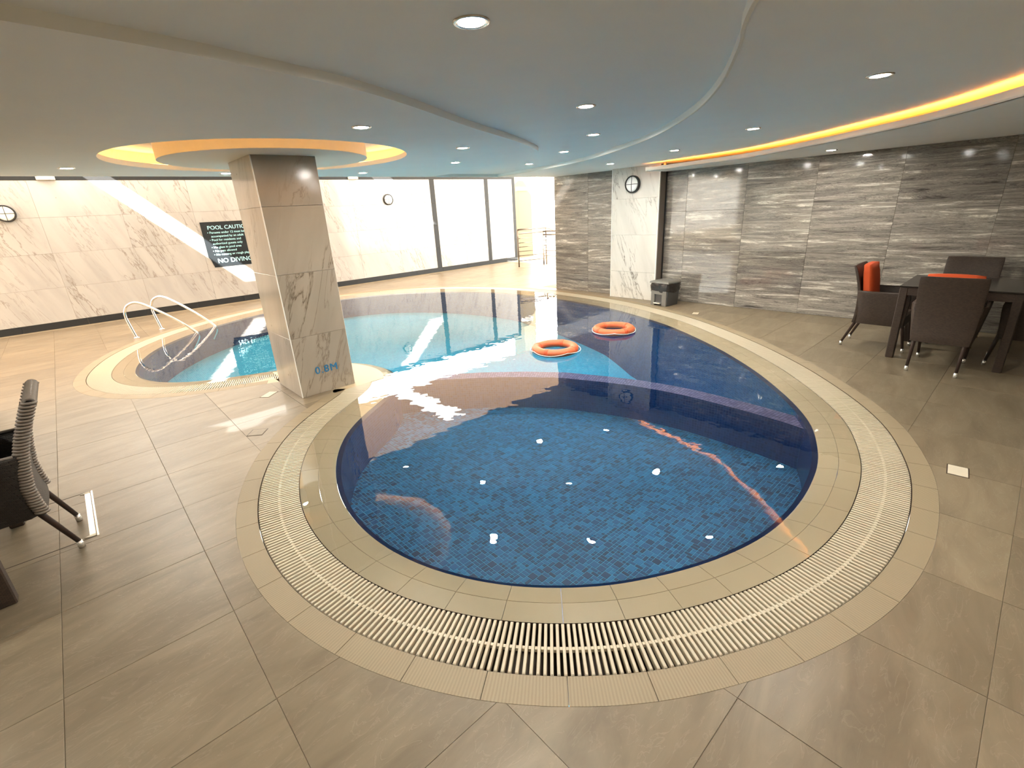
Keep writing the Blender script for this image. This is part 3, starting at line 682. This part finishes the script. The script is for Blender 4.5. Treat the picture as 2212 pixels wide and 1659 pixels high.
o = slab([c2], lambda x, y: in_poly(C2A, x, y), ZR, ZM + .002).build('ceiling_drop', M['ceiling'], ce); o['label'] = 'lower outer ceiling band along the right side'
MB().box((4.70, YE - .04, 2.256), (6.50, YE - .001, ZM + .01)).build('edge_board', M['ceiling'], ce)
# light bead along the band's edge
bd = MB(); rings = []
for i, p in enumerate(C2): bd.v += [(p[0], p[1], ZR - .004), (p[0] + .012, p[1] - .008, ZR - .004), (p[0] + .012, p[1] - .008, ZR + .001), (p[0], p[1], ZR + .001)]
for i in range(len(C2) - 1):
    for j in range(4): bd.f.append((4 * i + j, 4 * i + (j + 1) % 4, 4 * i + 4 + (j + 1) % 4, 4 * i + 4 + j)); bd.m.append(0)
bd.build('edge_bead', M['cream'], ce)
# ring recess around the column: cavity, hanging inner disc, amber strip
cav = MB(); n0 = 96
o1 = circ(RC, RO + .17, n0)
cav.add([(x, y, 2.30) for x, y in o1] + [(x, y, 2.42) for x, y in o1] + [(RC[0], RC[1], 2.42)], [(i, (i + 1) % n0, n0 + (i + 1) % n0, n0 + i) for i in range(n0)] + [(n0 + i, n0 + (i + 1) % n0, 2 * n0) for i in range(n0)])
cav.build('recess', M['cream'], ce)
MB().disc(RC, RI, 2.242, 2.419, 96).build('recess_disc', M['cream'], ce)
led = MB(); a1, a2 = circ(RC, RO + .07, 72), circ(RC, RO + .10, 72)
led.add([(x, y, 2.312) for x, y in a1] + [(x, y, 2.312) for x, y in a2], [(i, (i + 1) % 72, 72 + (i + 1) % 72, 72 + i) for i in range(72)])
led.build('light_strip', M['led2'], ce, fix=False)
# cove on the right: lowered soffit with lip and amber strip
LIP = spl([(-1.0, -1.05), (.6, -.95), (2.0, -.72), (3.1, -.36), (3.8, -.04), (4.35, .28), (5.16, .86), (5.96, 1.72), (6.5, 2.40), (6.84, 2.95), (7.05, 3.67), (7.2, 4.4), (7.22, 4.62)])
so_ = [tuple(p) for p in LIP] + [(XW, 4.60), (XW, -4.5), (-1.0, -4.5)]; SOA = np.array(so_)
sf = slab([so_], lambda x, y: in_poly(SOA, x, y), ZS, ZS + .012).build('soffit', M['ceiling'], ce)
lip = MB(); tl = np.gradient(LIP, axis=0); tl /= np.hypot(*tl.T)[:, None]; nl = np.c_[tl[:, 1], -tl[:, 0]]
for p, q in zip(LIP, nl): lip.v += [(p[0], p[1], ZS), (p[0], p[1], ZS + .058), (p[0] + q[0] * .02, p[1] + q[1] * .02, ZS + .058), (p[0] + q[0] * .02, p[1] + q[1] * .02, ZS)]
for i in range(len(LIP) - 1):
    for j in range(4): lip.f.append((4 * i + j, 4 * i + (j + 1) % 4, 4 * i + 4 + (j + 1) % 4, 4 * i + 4 + j)); lip.m.append(0)
lip.f.append((4 * len(LIP) - 4, 4 * len(LIP) - 3, 4 * len(LIP) - 2, 4 * len(LIP) - 1)); lip.m.append(0)
lip.build('cove_lip', M['cream'], ce)
ls = MB()
for p, q in zip(LIP, nl): ls.v += [(p[0] + q[0] * .026, p[1] + q[1] * .026, ZS + .03), (p[0] + q[0] * .046, p[1] + q[1] * .046, ZS + .03)]
ls.f = [(2 * i, 2 * i + 2, 2 * i + 3, 2 * i + 1) for i in range(5, len(LIP) - 4)]; ls.m = [0] * len(ls.f)
ls.build('light_strip', M['led'], ce, fix=False)
# short end of the strip's mounting rail, above the pillar
MB().box((7.30, 4.10, ZS + .058), (7.33, 4.55, ZS + .068)).box((7.28, 4.30, ZS + .05), (7.30, 4.33, ZS + .10)).build('strip_rail', M['darktrim'], ce)

# downlights
def downlight(x, y, z, label, first=[None]):
    if first[0] is None:
        r_ = empty('downlight', (x, y, z)); n_ = 28; ang = [2 * PI * k / n_ for k in range(n_)]
        mb = MB(); prof = [(.047, .0005), (.046, -.004), (.060, -.006), (.066, -.003), (.066, .0005)]
        mb.loft([[(r * math.cos(a), r * math.sin(a), h) for a in ang] for r, h in prof], True, False); mb.build('trim_ring', M['steel'], r_, True)
        MB().disc((0, 0), .0465, -.0038, -.0015, 28).build('lamp', M['lamp'], r_)
        first[0] = r_; o = r_
    else:
        o = copy_tree(first[0]); o.location = (x, y, z)
    tag(o, label, 'ceiling light', 'round recessed ceiling downlights'); return o
DL = [(1.27, 1.53, ZM, 'round downlight nearest the viewer, bright in the top middle of the ceiling'),
      (2.84, 2.29, ZM, 'round downlight in the middle ceiling band, second from the viewer'),
      (3.98, 3.12, ZM, 'round downlight in the middle ceiling band, third from the viewer'),
      (4.78, 4.19, ZM, 'round downlight in the middle ceiling band just right of the leaf panel tip'),
      (5.45, 5.46, ZM, 'round downlight in the middle ceiling band nearest the open edge'),
      (6.55, 4.81, ZR, 'round downlight on the outer ceiling band above the left end of the pillar'),
      (5.89, 3.37, ZR, 'round downlight on the outer ceiling band near the far end of the amber cove'),
      (4.96, 2.06, ZR, 'round downlight on the outer ceiling band beside the middle of the amber cove'),
      (3.53, .82, ZR, 'large round downlight on the outer ceiling band at upper right'),
      (7.04, 1.99, ZS, 'round downlight in the narrow soffit between the amber cove and the right wall'),
      (1.73, 3.32, ZL, 'round downlight on the leaf panel in front of the ring recess'),
      (3.09, 3.98, ZL, 'round downlight on the leaf panel right of the ring recess'),
      (3.85, 5.13, ZL, 'round downlight on the leaf panel nearest its curved tip'),
      (3.32, 6.52, ZL, 'round downlight on the leaf panel at the open edge right of the column'),
      (.27, 6.28, ZL, 'round downlight on the leaf panel at the open edge far left'),
      (1.69, 6.70, ZL, 'round downlight on the leaf panel behind the column top'),
      (.2, -.6, ZM, 'added unseen downlight behind the viewer on the left'), (2.6, -1.2, ZS, 'added unseen downlight behind the viewer on the right'),  # these last four lamps are added out of view to light the foreground
      (-1.6, 1.2, ZM, 'added unseen downlight left of the viewer'), (-1.6, 3.6, ZL, 'added unseen downlight over the left table')]
for d_ in DL: downlight(*d_)

# ------------------------------------------------------------------ light well: shade canopy, ground, buildings
ZC = 3.22
CANX0, CANX1 = -8.6, 12.2
def canopy_piece(a, b, c, d): return MB().box((a, b, ZC), (c, d, ZC + .012))
cn = empty('shade_canopy', (2, 9.6, ZC), 0, 'taut beige shade cloth stretched over the light well beside the ceiling edge', 'canopy')
for (a, b, c, d) in ((CANX0, YE, .17, 12.13), (.60, YE, 6.08, 12.13), (6.66, YE + 2.2, CANX1, 12.13), (6.08, YE, CANX1, YE + 2.2)):
    o = MB().box((a, b, ZC), (c, d, ZC + .012)).build('cloth_panel', M['cloth'], cn); o.location = (-2, -9.6, -ZC)
fs_ = MB().box((-6.2, YE - .02, 2.30), (XW + .25, YE + .03, ZC + .3)).build('trim_1', M['cream']); tag(fs_, 'fascia above the ceiling edge', kind='structure')
gd = MB().box((14.0, -30, -.4), (70, 80, -.006)).box((-60, 14.0, -.4), (13.99, 80, -.006)).build('ground', M['concrete']); tag(gd, 'bright paved ground outside', kind='structure')
bp_ = empty('building_pier', (13, 13.3, 0), 0, 'pale yellow building pier outside beyond the granite-banded wall end', 'building')
MB().box((-.42, -.1, -.2), (.02, .5, 5.4)).build('pier', M['building'], bp_); MB().box((.02, .0, -.2), (.32, .5, 5.4)).build('side_wall', M['building'], bp_)
MB().box((-.45, -.13, 2.30), (.05, .0, 2.42)).build('ledge', M['edge'], bp_)

# ------------------------------------------------------------------ railings
def railing(name, pts, label, hs, posts=True, drop=None, first_post=0):
    r0 = empty(name, (pts[0][0], pts[0][1], 0), 0, label, 'railing'); ox, oy = pts[0]
    P = [Vector((x - ox, y - oy, 0)) for x, y in pts]
    for p in P: MB().tube([p, p + Vector((0, 0, hs[0] - .02))], .021, 12).build('post', M['railmetal'], r0, True)
    for k, h in enumerate(hs):
        MB().tube([p + Vector((0, 0, h)) for p in P], .024 if k < 2 else .010, 10).build('handrail' if k < 2 else 'rail_bar', M['railmetal'], r0, True)
    return r0
ra = railing('metal_railing', [(10.36, 10.98), (11.30, 10.70)], 'steel railing with thin bars at the far exit beyond the pool', [1.10, .99, .84, .71, .59, .46, .33, .18])
MB().tube([(0, -.02, 1.10), (.94, -.28, 1.10), (1.5, -.6, .86)], .020, 10).build('handrail', M['railmetal'], ra, True)
rb = railing('metal_railing', [(11.2, 10.72), (11.42, 9.4)], 'steel railing returning towards the right at the far exit', [1.00, .90, .74, .58, .42, .26])
rc_ = railing('metal_railing', [(-8.2, 10.9), (-8.2, 9.2), (-9.8, 9.2)], 'steel railing at the far left end of the light well', [1.05, .95, .72, .50, .28])
st = MB().add([(10.9, 10.0, 0), (11.9, 9.5, 0), (12.0, 9.9, 0), (11.0, 10.4, 0), (10.95, 10.02, .02), (11.9, 9.55, .16), (12.0, 9.95, .16), (11.05, 10.42, .02)], [(0, 3, 2, 1), (4, 5, 6, 7), (0, 1, 5, 4), (1, 2, 6, 5), (2, 3, 7, 6), (3, 0, 4, 7)]).build('stone_ramp', M['beige']); tag(st, 'small wedge-shaped stone ramp under the exit railing', 'ramp')

# pool ladder handrails
def handrail(F, Wt, label):
    r0 = empty('pool_handrail', (F[0], F[1], 0), 0, label, 'handrail', 'pool entry handrails')
    d = Vector((Wt[0] - F[0], Wt[1] - F[1], 0)); L = d.length; u = d / L; pts = []
    prof = [(0, 0), (-.03, .16), (-.055, .30), (-.06, .38), (-.045, .455), (-.005, .525), (.06, .565), (.13, .58), (.20, .565), (.28, .525), (L * .55, .37), (L * .78, .20), (L * .93, .07), (L, 0), (L + .02, -.05), (L - .0, -.12), (L - .12, -.30), (L - .18, -.5)]
    P = np.array(prof); P = spl(P)
    MB().tube([u * a + Vector((0, 0, b)) for a, b in P], .0205, 14).build('rail_tube', M['chrome'], r0, True)
    mb = MB(); ang = [2 * PI * k / 20 for k in range(20)]
    mb.loft([[(r * math.cos(a), r * math.sin(a), h) for a in ang] for r, h in ((.048, 0), (.046, .008), (.028, .014), (.022, .022))], True, True); mb.build('flange', M['chrome'], r0, True)
    return r0
handrail((.585, 10.04), (1.37, 9.56), 'curved steel pool handrail nearer the viewer, left of the column')
handrail((1.00, 10.49), (1.72, 9.90), 'curved steel pool handrail further back, left of the column')

# ------------------------------------------------------------------ round bulkhead lights
def bulkhead(loc, rot, label, r=.142):
    T = Matrix.Rotation(rot, 4, 'Z') @ Matrix.Rotation(PI / 2, 4, 'X')      # local +z points out of the wall
    r0 = empty('bulkhead_light', loc, rot, label, 'wall light', 'round wall bulkhead lights'); n_ = 36; ang = [2 * PI * k / n_ for k in range(n_)]
    TX = Matrix.Rotation(PI / 2, 4, 'X')
    def L(prof, name, m_, parent):
        mb = MB(); mb.loft([[TX @ Vector((q * math.cos(a), q * math.sin(a), h)) for a in ang] for q, h in prof], True, True); return mb.build(name, m_, parent, True)
    L([(r, 0), (r, .05), (r * .97, .058), (r * .88, .060), (r * .87, .040)], 'housing', M['black'], r0)
    L([(r * .87, .041), (r * .80, .052), (r * .5, .060), (.005, .062)], 'lens', M['opal'], r0)
    g = MB()
    for k in (0, 1):
        a = Matrix.Rotation(k * PI / 2, 4, 'Z'); g.tube([TX @ (a @ Vector((x, 0, .066 - .02 * (x / r) ** 2 * .6))) for x in np.linspace(-r * .93, r * .93, 9)], .0042, 8)
    g.build('guard_cross', M['black'], r0, True); return r0
bulkhead((7.64, 5.115, 1.98), -PI / 2, 'black-rimmed round bulkhead light high on the white pillar')
bulkhead((7.03, YW, 2.12), 0, 'round bulkhead light on the marble wall right of the column')
bulkhead((-.49, YW, 2.09), 0, 'round bulkhead light on the marble wall cut by the left frame edge')
for x, lb in ((.2, 'small beige box lamp on the granite band, left of the column'), (6.1, 'small beige box lamp on the granite band, right of the column')):
    r0 = empty('box_lamp', (x, YW - .006, 2.665), 0, lb, 'wall light'); MB().bbox((-.13, -.05, -.035), (.13, 0, .035), .006).build('housing', M['beige'], r0); MB().bbox((-.11, -.053, -.026), (.11, -.045, .026), .003).build('diffuser', M['opal'], r0)

# ------------------------------------------------------------------ caution sign
SX, SZ, SWd, SH = 2.42, .82, .98, .96
sg = empty('caution_sign', (SX, YW - .015, SZ), 0, 'black pool caution sign with pale blue lettering on the marble wall', 'sign')
MB().add([(.08, 0, 0), (SWd, 0, 0), (SWd, 0, SH), (0, 0, SH), (0, 0, .22), (.035, 0, .17), (.08, -0, 0), (.08, .012, 0), (SWd, .012, 0), (SWd, .012, SH), (0, .012, SH), (0, .012, .22), (.035, .012, .17)],
         [(0, 1, 2, 3, 4, 5), (7, 12, 11, 10, 9, 8), (0, 7, 8, 1), (1, 8, 9, 2), (2, 9, 10, 3), (3, 10, 11, 4), (4, 11, 12, 5), (5, 12, 7, 0)]).build('board', M['sign'], sg)
def sline(t, x, z, size, b=.0008):
    for dx_ in (0, b): text_mesh(t, size, M['signtext'], sg, Matrix.Translation((x + dx_, -.0015 - dx_ * .15, z + dx_ * .3)) @ TY, .0008, 'lettering', 0.0)
sline('POOL CAUTION', .115, .80, .115, .0032)
yy = .715
for t, ind in (('\u2022 Persons under 12 must be', .095), ('  accompanied by an adult', .115), ('\u2022 Pool for residents and', .105), ('  authorized guests only', .115), ('\u2022 No glass in pool area', .105), ('\u2022 No pets allowed', .115), ('\u2022 No running or rough play', .120)):
    sline(t, ind, yy, .066, .0018); yy -= .078
sline('NO DIVING', .16, .085, .138, .0035)

# ------------------------------------------------------------------ life rings
def life_ring(x, y, rz, label):
    r0 = empty('life_ring', (x, y, .018), rz, label, 'life ring', 'orange life rings floating on the pool'); R_, r_ = .235, .056; n1, n2 = 64, 16
    rings = [[((R_ + r_ * 1.0 * math.cos(b)) * math.cos(a), (R_ + r_ * math.cos(b)) * math.sin(a), r_ * .86 * math.sin(b) + .01) for b in [2 * PI * j / n2 for j in range(n2)]] for a in [2 * PI * i / n1 for i in range(n1 + 1)]]
    MB().loft(rings, True, False).build('ring_body', M['ring'], r0, True)
    for k in range(4):
        a0 = PI / 4 + k * PI / 2
        rr = [[((R_ + (r_ + .0025) * math.cos(b)) * math.cos(a), (R_ + (r_ + .0025) * math.cos(b)) * math.sin(a), (r_ * .86 + .0025) * math.sin(b) + .01) for b in [2 * PI * j / n2 for j in range(n2)]] for a in np.linspace(a0 - .10, a0 + .10, 5)]
        MB().loft(rr, True, True).build('band', M['ringband'], r0, True)
        # rope pocket and hanging loop between the bands
        a1 = k * PI / 2 + .15
        Tm = Matrix.Rotation(a1, 4, 'Z')
        mb = MB(); mb.loft([[Tm @ Vector((R_ + r_ - .004 + h, q * math.cos(t_), q * .7 * math.sin(t_) + .016)) for t_ in [2 * PI * j / 12 for j in range(12)]] for q, h in ((.020, 0), (.018, .006), (.010, .007))]); mb.build('rope_eye', M['ringband'], r0, True)
    rp = []
    for i in range(97):
        a = 2 * PI * i / 96 + .15; sag = abs(math.sin(2 * (a - .15)))
        rp.append(((R_ + r_ + .004 + .022 * sag) * math.cos(a), (R_ + r_ + .004 + .022 * sag) * math.sin(a), .014 - .016 * sag))
    MB().tube(rp[:-1], .0042, 6, closed=True).build('grab_rope', M['rope'], r0, True)
    return r0
life_ring(5.45, 3.90, .5, 'orange life ring floating nearer the pillar and right wall')
life_ring(4.23, 3.90, 1.1, 'orange life ring floating nearer the middle of the pool')

# ------------------------------------------------------------------ pedal bin
r0 = empty('pedal_bin', (7.47, 4.30, 0), math.radians(-8), 'grey pedal waste bin lined with a black bag, beside the pillar', 'bin')
def taper_box(w0, d0, w1, d1, z0, z1, cx=0, cy=0):
    return [[(cx - a / 2, cy - b / 2, z), (cx + a / 2, cy - b / 2, z), (cx + a / 2, cy + b / 2, z), (cx - a / 2, cy + b / 2, z)] for a, b, z in ((w0, d0, z0), (w1, d1, z1))]
MB().loft(taper_box(.28, .33, .31, .37, 0, .36)).build('bin_body', M['bin'], r0, bevel=.012)
MB().box((-.1645, -.155, .0), (-.141, -.065, .25)).box((-.1645, .085, .0), (-.141, .16, .25)).box((-.1645, -.07, .19), (-.141, .09, .25)).build('bin_front', M['binfront'], r0, bevel=.004)
MB().box((-.20, -.055, .035), (-.13, .075, .055)).build('pedal', M['cap'], r0, bevel=.004)
bg_ = MB(); ang = np.linspace(0, 2 * PI, 49)[:-1]
def rrect(w_, d_, t_):
    c, s_ = math.cos(t_), math.sin(t_); k = 1 / max(abs(c) / (w_ / 2), abs(s_) / (d_ / 2)); k2 = 1 / math.hypot(c / (w_ / 2), s_ / (d_ / 2)); k = .8 * k + .2 * k2; return k * c, k * s_
bg_.loft([[(*[q * (1 + .02 * math.sin(t_ * 9 + z * 60)) for q in rrect(.335 + dz, .395 + dz, t_)], z + .012 * math.sin(t_ * 5)) for t_ in ang] for z, dz in ((.375, 0), (.34, .012), (.30, .006), (.26, .004), (.235, -.004))], True, False)
bg_.build('bin_bag', M['bag'], r0, True)
MB().loft(taper_box(.345, .405, .33, .39, .375, .40) + [taper_box(.25, .31, .25, .31, .415, .416)[0]]).build('bin_lid', M['binfront'], r0, bevel=.008)

# ------------------------------------------------------------------ wicker chairs and tables
def rib_path(pts, R_, step, r):
    mb = MB(); P = resample(np.array(pts), step, False)
    return P
def make_chair(cushion=True, near=False):
    r0 = empty('wicker_armchair')
    W, Wd = (M['wicker_dark'] if near else M['wicker']), M['wicker_dark']
    # back shell: width by height, with thickness; front is +y
    zs = [.28, .36, .45, .55, .64, .72, .80, .87, .905]
    LN = .055 if near else 0
    yb = {.28: -.262, .36: -.25, .45: -.245, .55: -.247, .64: -.255, .72: -.272, .80: -.295, .87: -.318, .905: -.33}
    yb = {k_: v_ - LN * max(0, (k_ - .45) / .45) for k_, v_ in yb.items()}
    wd = {.28: .215, .36: .222, .45: .228, .55: .232, .64: .235, .72: .237, .80: .238, .87: .238, .905: .234}
    rings = []
    for z in zs:
        y = yb[z]; w2 = wd[z]; th = .028 if z < .9 else .016
        ring = []
        for t_ in np.linspace(-1, 1, 9): ring.append((w2 * t_, y - .012 * (1 - t_ * t_), z))
        for t_ in np.linspace(1, -1, 9): ring.append((w2 * t_, y + th - .012 * (1 - t_ * t_), z))
        rings.append(ring)
    MB().loft(rings).build('backrest', W, r0, True, bevel=.004)
    # sides with arms
    for sx in (-1, 1):
        rings = []
        for z, xo, yf in ((.28, .222, .20), (.36, .236, .205), (.45, .248, .212), (.55, .262, .220), (.60, .268, .222), (.635, .270, .215), (.645, .262, .205)):
            th = .03 if z < .63 else .018; y_b = yb[min(yb, key=lambda q: abs(q - z))] + .006
            out = [(sx * (xo - (.03 if t_ < .12 else 0) * (1 - t_ / .12)), y_b + (yf - y_b) * t_, z + .0) for t_ in (0, .06, .12, .35, .6, .85, 1)]
            inn = [(sx * (xo - th - (.02 if t_ < .12 else 0) * (1 - t_ / .12)), y_b + (yf - y_b) * t_, z) for t_ in (1, .85, .6, .35, .12, .06, 0)]
            rings.append(out + inn)
        MB().loft(rings).build('arm_panel', W, r0, True, bevel=.004)
    MB().bbox((-.205, -.235, .36), (.205, .205, .405), .012).build('seat', M['blackpad'] if near else W, r0)
    MB().bbox((-.222, .185, .285), (.222, .207, .40), .006).build('front_apron', W, r0)
    for (a, b, c, d) in ((-.185, -.235, -.180, -.330), (.185, -.235, .180, -.330), (-.20, .175, -.180, .235), (.20, .175, .180, .235)):
        lg = MB().tube([(a, b + (.022 if b < 0 else 0), .40), (a + (c - a) * .35, b + (d - b) * (-.02 if b < 0 else .3), .285), (c, d, .045)], [.017, .016, .0125], 12).build('leg', M['leg'], r0, True)
        MB().tube([(c * 1.0, d, .047), (c, d + (.004 if d > 0 else -.004), .0)], [.0150, .0165], 12).build('foot_cap', M['cap'], lg, True)
    if cushion:
        bm = bmesh.new(); bmesh.ops.create_cube(bm, size=1); bmesh.ops.subdivide_edges(bm, edges=bm.edges[:], cuts=5, use_grid_fill=True)
        for v in bm.verts:
            x, y, z = v.co * 2
            puff = (1 - abs(x) ** 4) * (1 - abs(z) ** 4); rx = .205 * x * (1 - .05 * abs(z) ** 3); rz = .245 * z * (1 - .04 * abs(x) ** 3)
            v.co = (rx, (-.150 - .070 * (z * .5 + .5)) + y * (.028 + .028 * puff) + .0, .675 + rz)
        bm.normal_update(); me = bpy.data.meshes.new('back_cushion'); bm.to_mesh(me); bm.free(); me.materials.append(M['orange'])
        for p_ in me.polygons: p_.use_smooth = True
        o = bpy.data.objects.new('back_cushion', me); link(o, r0); o['label'] = 'orange back cushion'
    else:
        # thick strand binding wound round the rear edge and top of the near chair
        mb = MB()
        for sx in (-1, 1):
            path = [(z, yb[z], wd[z]) for z in zs]; Z = np.arange(.30, .905, .0165)
            for k, z in enumerate(Z):
                y = np.interp(z, zs, [yb[q] for q in zs]); w2 = np.interp(z, zs, [wd[q] for q in zs])
                cx, cy, rx, ry = sx * (w2 - .008), y + .010, .020, .027
                mb.tube([(cx + rx * math.cos(t_), cy + ry * math.sin(t_), z + .003 * math.sin(t_)) for t_ in np.linspace(0, 2 * PI, 13)[:-1]], .0078, 6, closed=True)
        for x in np.arange(-.228, .229, .0165):
            cy, cz = -.318 - LN, .892
            mb.tube([(x, cy + .022 * math.cos(t_), cz + .022 * math.sin(t_)) for t_ in np.linspace(0, 2 * PI, 11)[:-1]], .0078, 6, closed=True)
        o = mb.build('edge_binding', M['strand'], r0, True); o['kind'] = 'stuff'; o['label'] = 'light brown strand binding on the chair edge'
        ar = MB()
        for sx in (-1, 1): ar.tube([(sx * .255, -.24, .648), (sx * .258, -.05, .650), (sx * .258, .12, .648), (sx * .25, .205, .635)], .0075, 8)
        ar.build('arm_piping', M['strand'], r0, True)
    return r0
ch = make_chair()
CH = [((6.575, 1.06), PI, 'wicker armchair with orange cushion on the left side of the right-hand table'),
      ((6.10, .50), -PI / 2, 'wicker armchair seen from behind, orange cushion top showing, in front of the right-hand table'),
      ((7.22, .52), PI / 2, 'wicker armchair behind the right-hand table against the striped wall'),
      ((6.56, -.06), 0, 'dark wicker armchair cut off by the right frame edge')]
for k, (p_, rz, lb) in enumerate(CH):
    o = ch if k == 0 else copy_tree(ch); o.location = (*p_, 0); o.rotation_euler = (0, 0, rz); tag(o, lb, 'chair', 'wicker armchairs around the right-hand table')
    if k >= 2:
        for c_ in list(o.children):
            if c_.name.startswith('back_cushion'): bpy.data.objects.remove(c_)
cl = make_chair(False, True); cl.location = (-.685, 3.555, 0); cl.rotation_euler = (0, 0, PI / 2)
tag(cl, 'dark wicker armchair in the left foreground turned away from the pool', 'chair')
def table(x0, y0, x1, y1, label):
    cx, cy = (x0 + x1) / 2, (y0 + y1) / 2; hx, hy = (x1 - x0) / 2, (y1 - y0) / 2
    r0 = empty('wicker_table', (cx, cy, 0), 0, label, 'table')
    MB().bbox((-hx, -hy, .735), (hx, hy, .75), .003).build('tabletop', M['tabletop'], r0)
    MB().box((-hx + .01, -hy + .01, .66), (hx - .01, -hy + .035, .735)).box((-hx + .01, hy - .035, .66), (hx - .01, hy - .01, .735)).box((-hx + .01, -hy + .035, .66), (-hx + .035, hy - .035, .735)).box((hx - .035, -hy + .035, .66), (hx - .01, hy - .035, .735)).build('apron', M['wicker'], r0)
    for sx in (-1, 1):
        for sy in (-1, 1): MB().bbox((sx * (hx - .04) - .034, sy * (hy - .04) - .034, 0), (sx * (hx - .04) + .034, sy * (hy - .04) + .034, .735), .006).build('leg', M['wicker'], r0)
    return r0
table(6.14, .03, 7.02, .93, 'dark square wicker table among the armchairs on the right')
table(-1.55, 3.04, -.60, 4.02, 'dark wicker table whose leg stands at the left frame edge')

# ------------------------------------------------------------------ small floor fittings
def lid(x, y, w_, d_, rz, name, label, cat, m_):
    r0 = empty(name, (x, y, 0), rz, label, cat); MB().bbox((-w_ / 2, -d_ / 2, .0), (w_ / 2, d_ / 2, .0028), .0012).build('plate', m_, r0)
    fr = MB()
    for a, b, c, d in ((-w_ / 2 - .006, -d_ / 2 - .006, w_ / 2 + .006, -d_ / 2 - .001), (-w_ / 2 - .006, d_ / 2 + .001, w_ / 2 + .006, d_ / 2 + .006), (-w_ / 2 - .006, -d_ / 2 - .001, -w_ / 2 - .001, d_ / 2 + .001), (w_ / 2 + .001, -d_ / 2 - .001, w_ / 2 + .006, d_ / 2 + .001)):
        fr.box((a, b, 0), (c, d, .0012))
    fr.build('surround', M['gutter'], r0); return r0
lid(3.75, .075, .135, .095, .1, 'drain_cover', 'small cream plastic cover set in the floor at right of the grating', 'cover', M['beige'])
lid(7.07, 3.52, .13, .09, .3, 'drain_cover', 'small cream cover in the floor between the grating and the bin', 'cover', M['beige'])
lid(1.22, 5.20, .16, .09, .7, 'drain_cover', 'small cream cover in the floor at the left foot of the column', 'cover', M['beige'])
lid(.84, 4.265, .12, .12, .9, 'drain_cover', 'square stone-filled drain cover in the floor left of the grating', 'cover', M['floor'])
r0 = empty('access_hatch', (-.28, 3.80, 0), 0, 'square metal-framed access hatch in the floor beside the left armchair', 'hatch')
MB().box((-.034, -.34, 0), (-.006, .34, .003)).box((-.001, -.35, 0), (.008, .35, .0022)).build('frame', M['steel'], r0)
MB().box((-.95, -.352, 0), (0, -.347, .0012)).build('joint', M['gutter'], r0); MB().box((-.95, .347, 0), (0, .352, .0012)).build('joint', M['gutter'], r0)
for y_ in (-.33, .33): MB().prism([(-.06, y_), (-.03, y_ - .012), (-.006, y_ - .012), (-.006, y_ + .012), (-.03, y_ + .012)], 0, .004).build('corner_plate', M['beige'], r0)
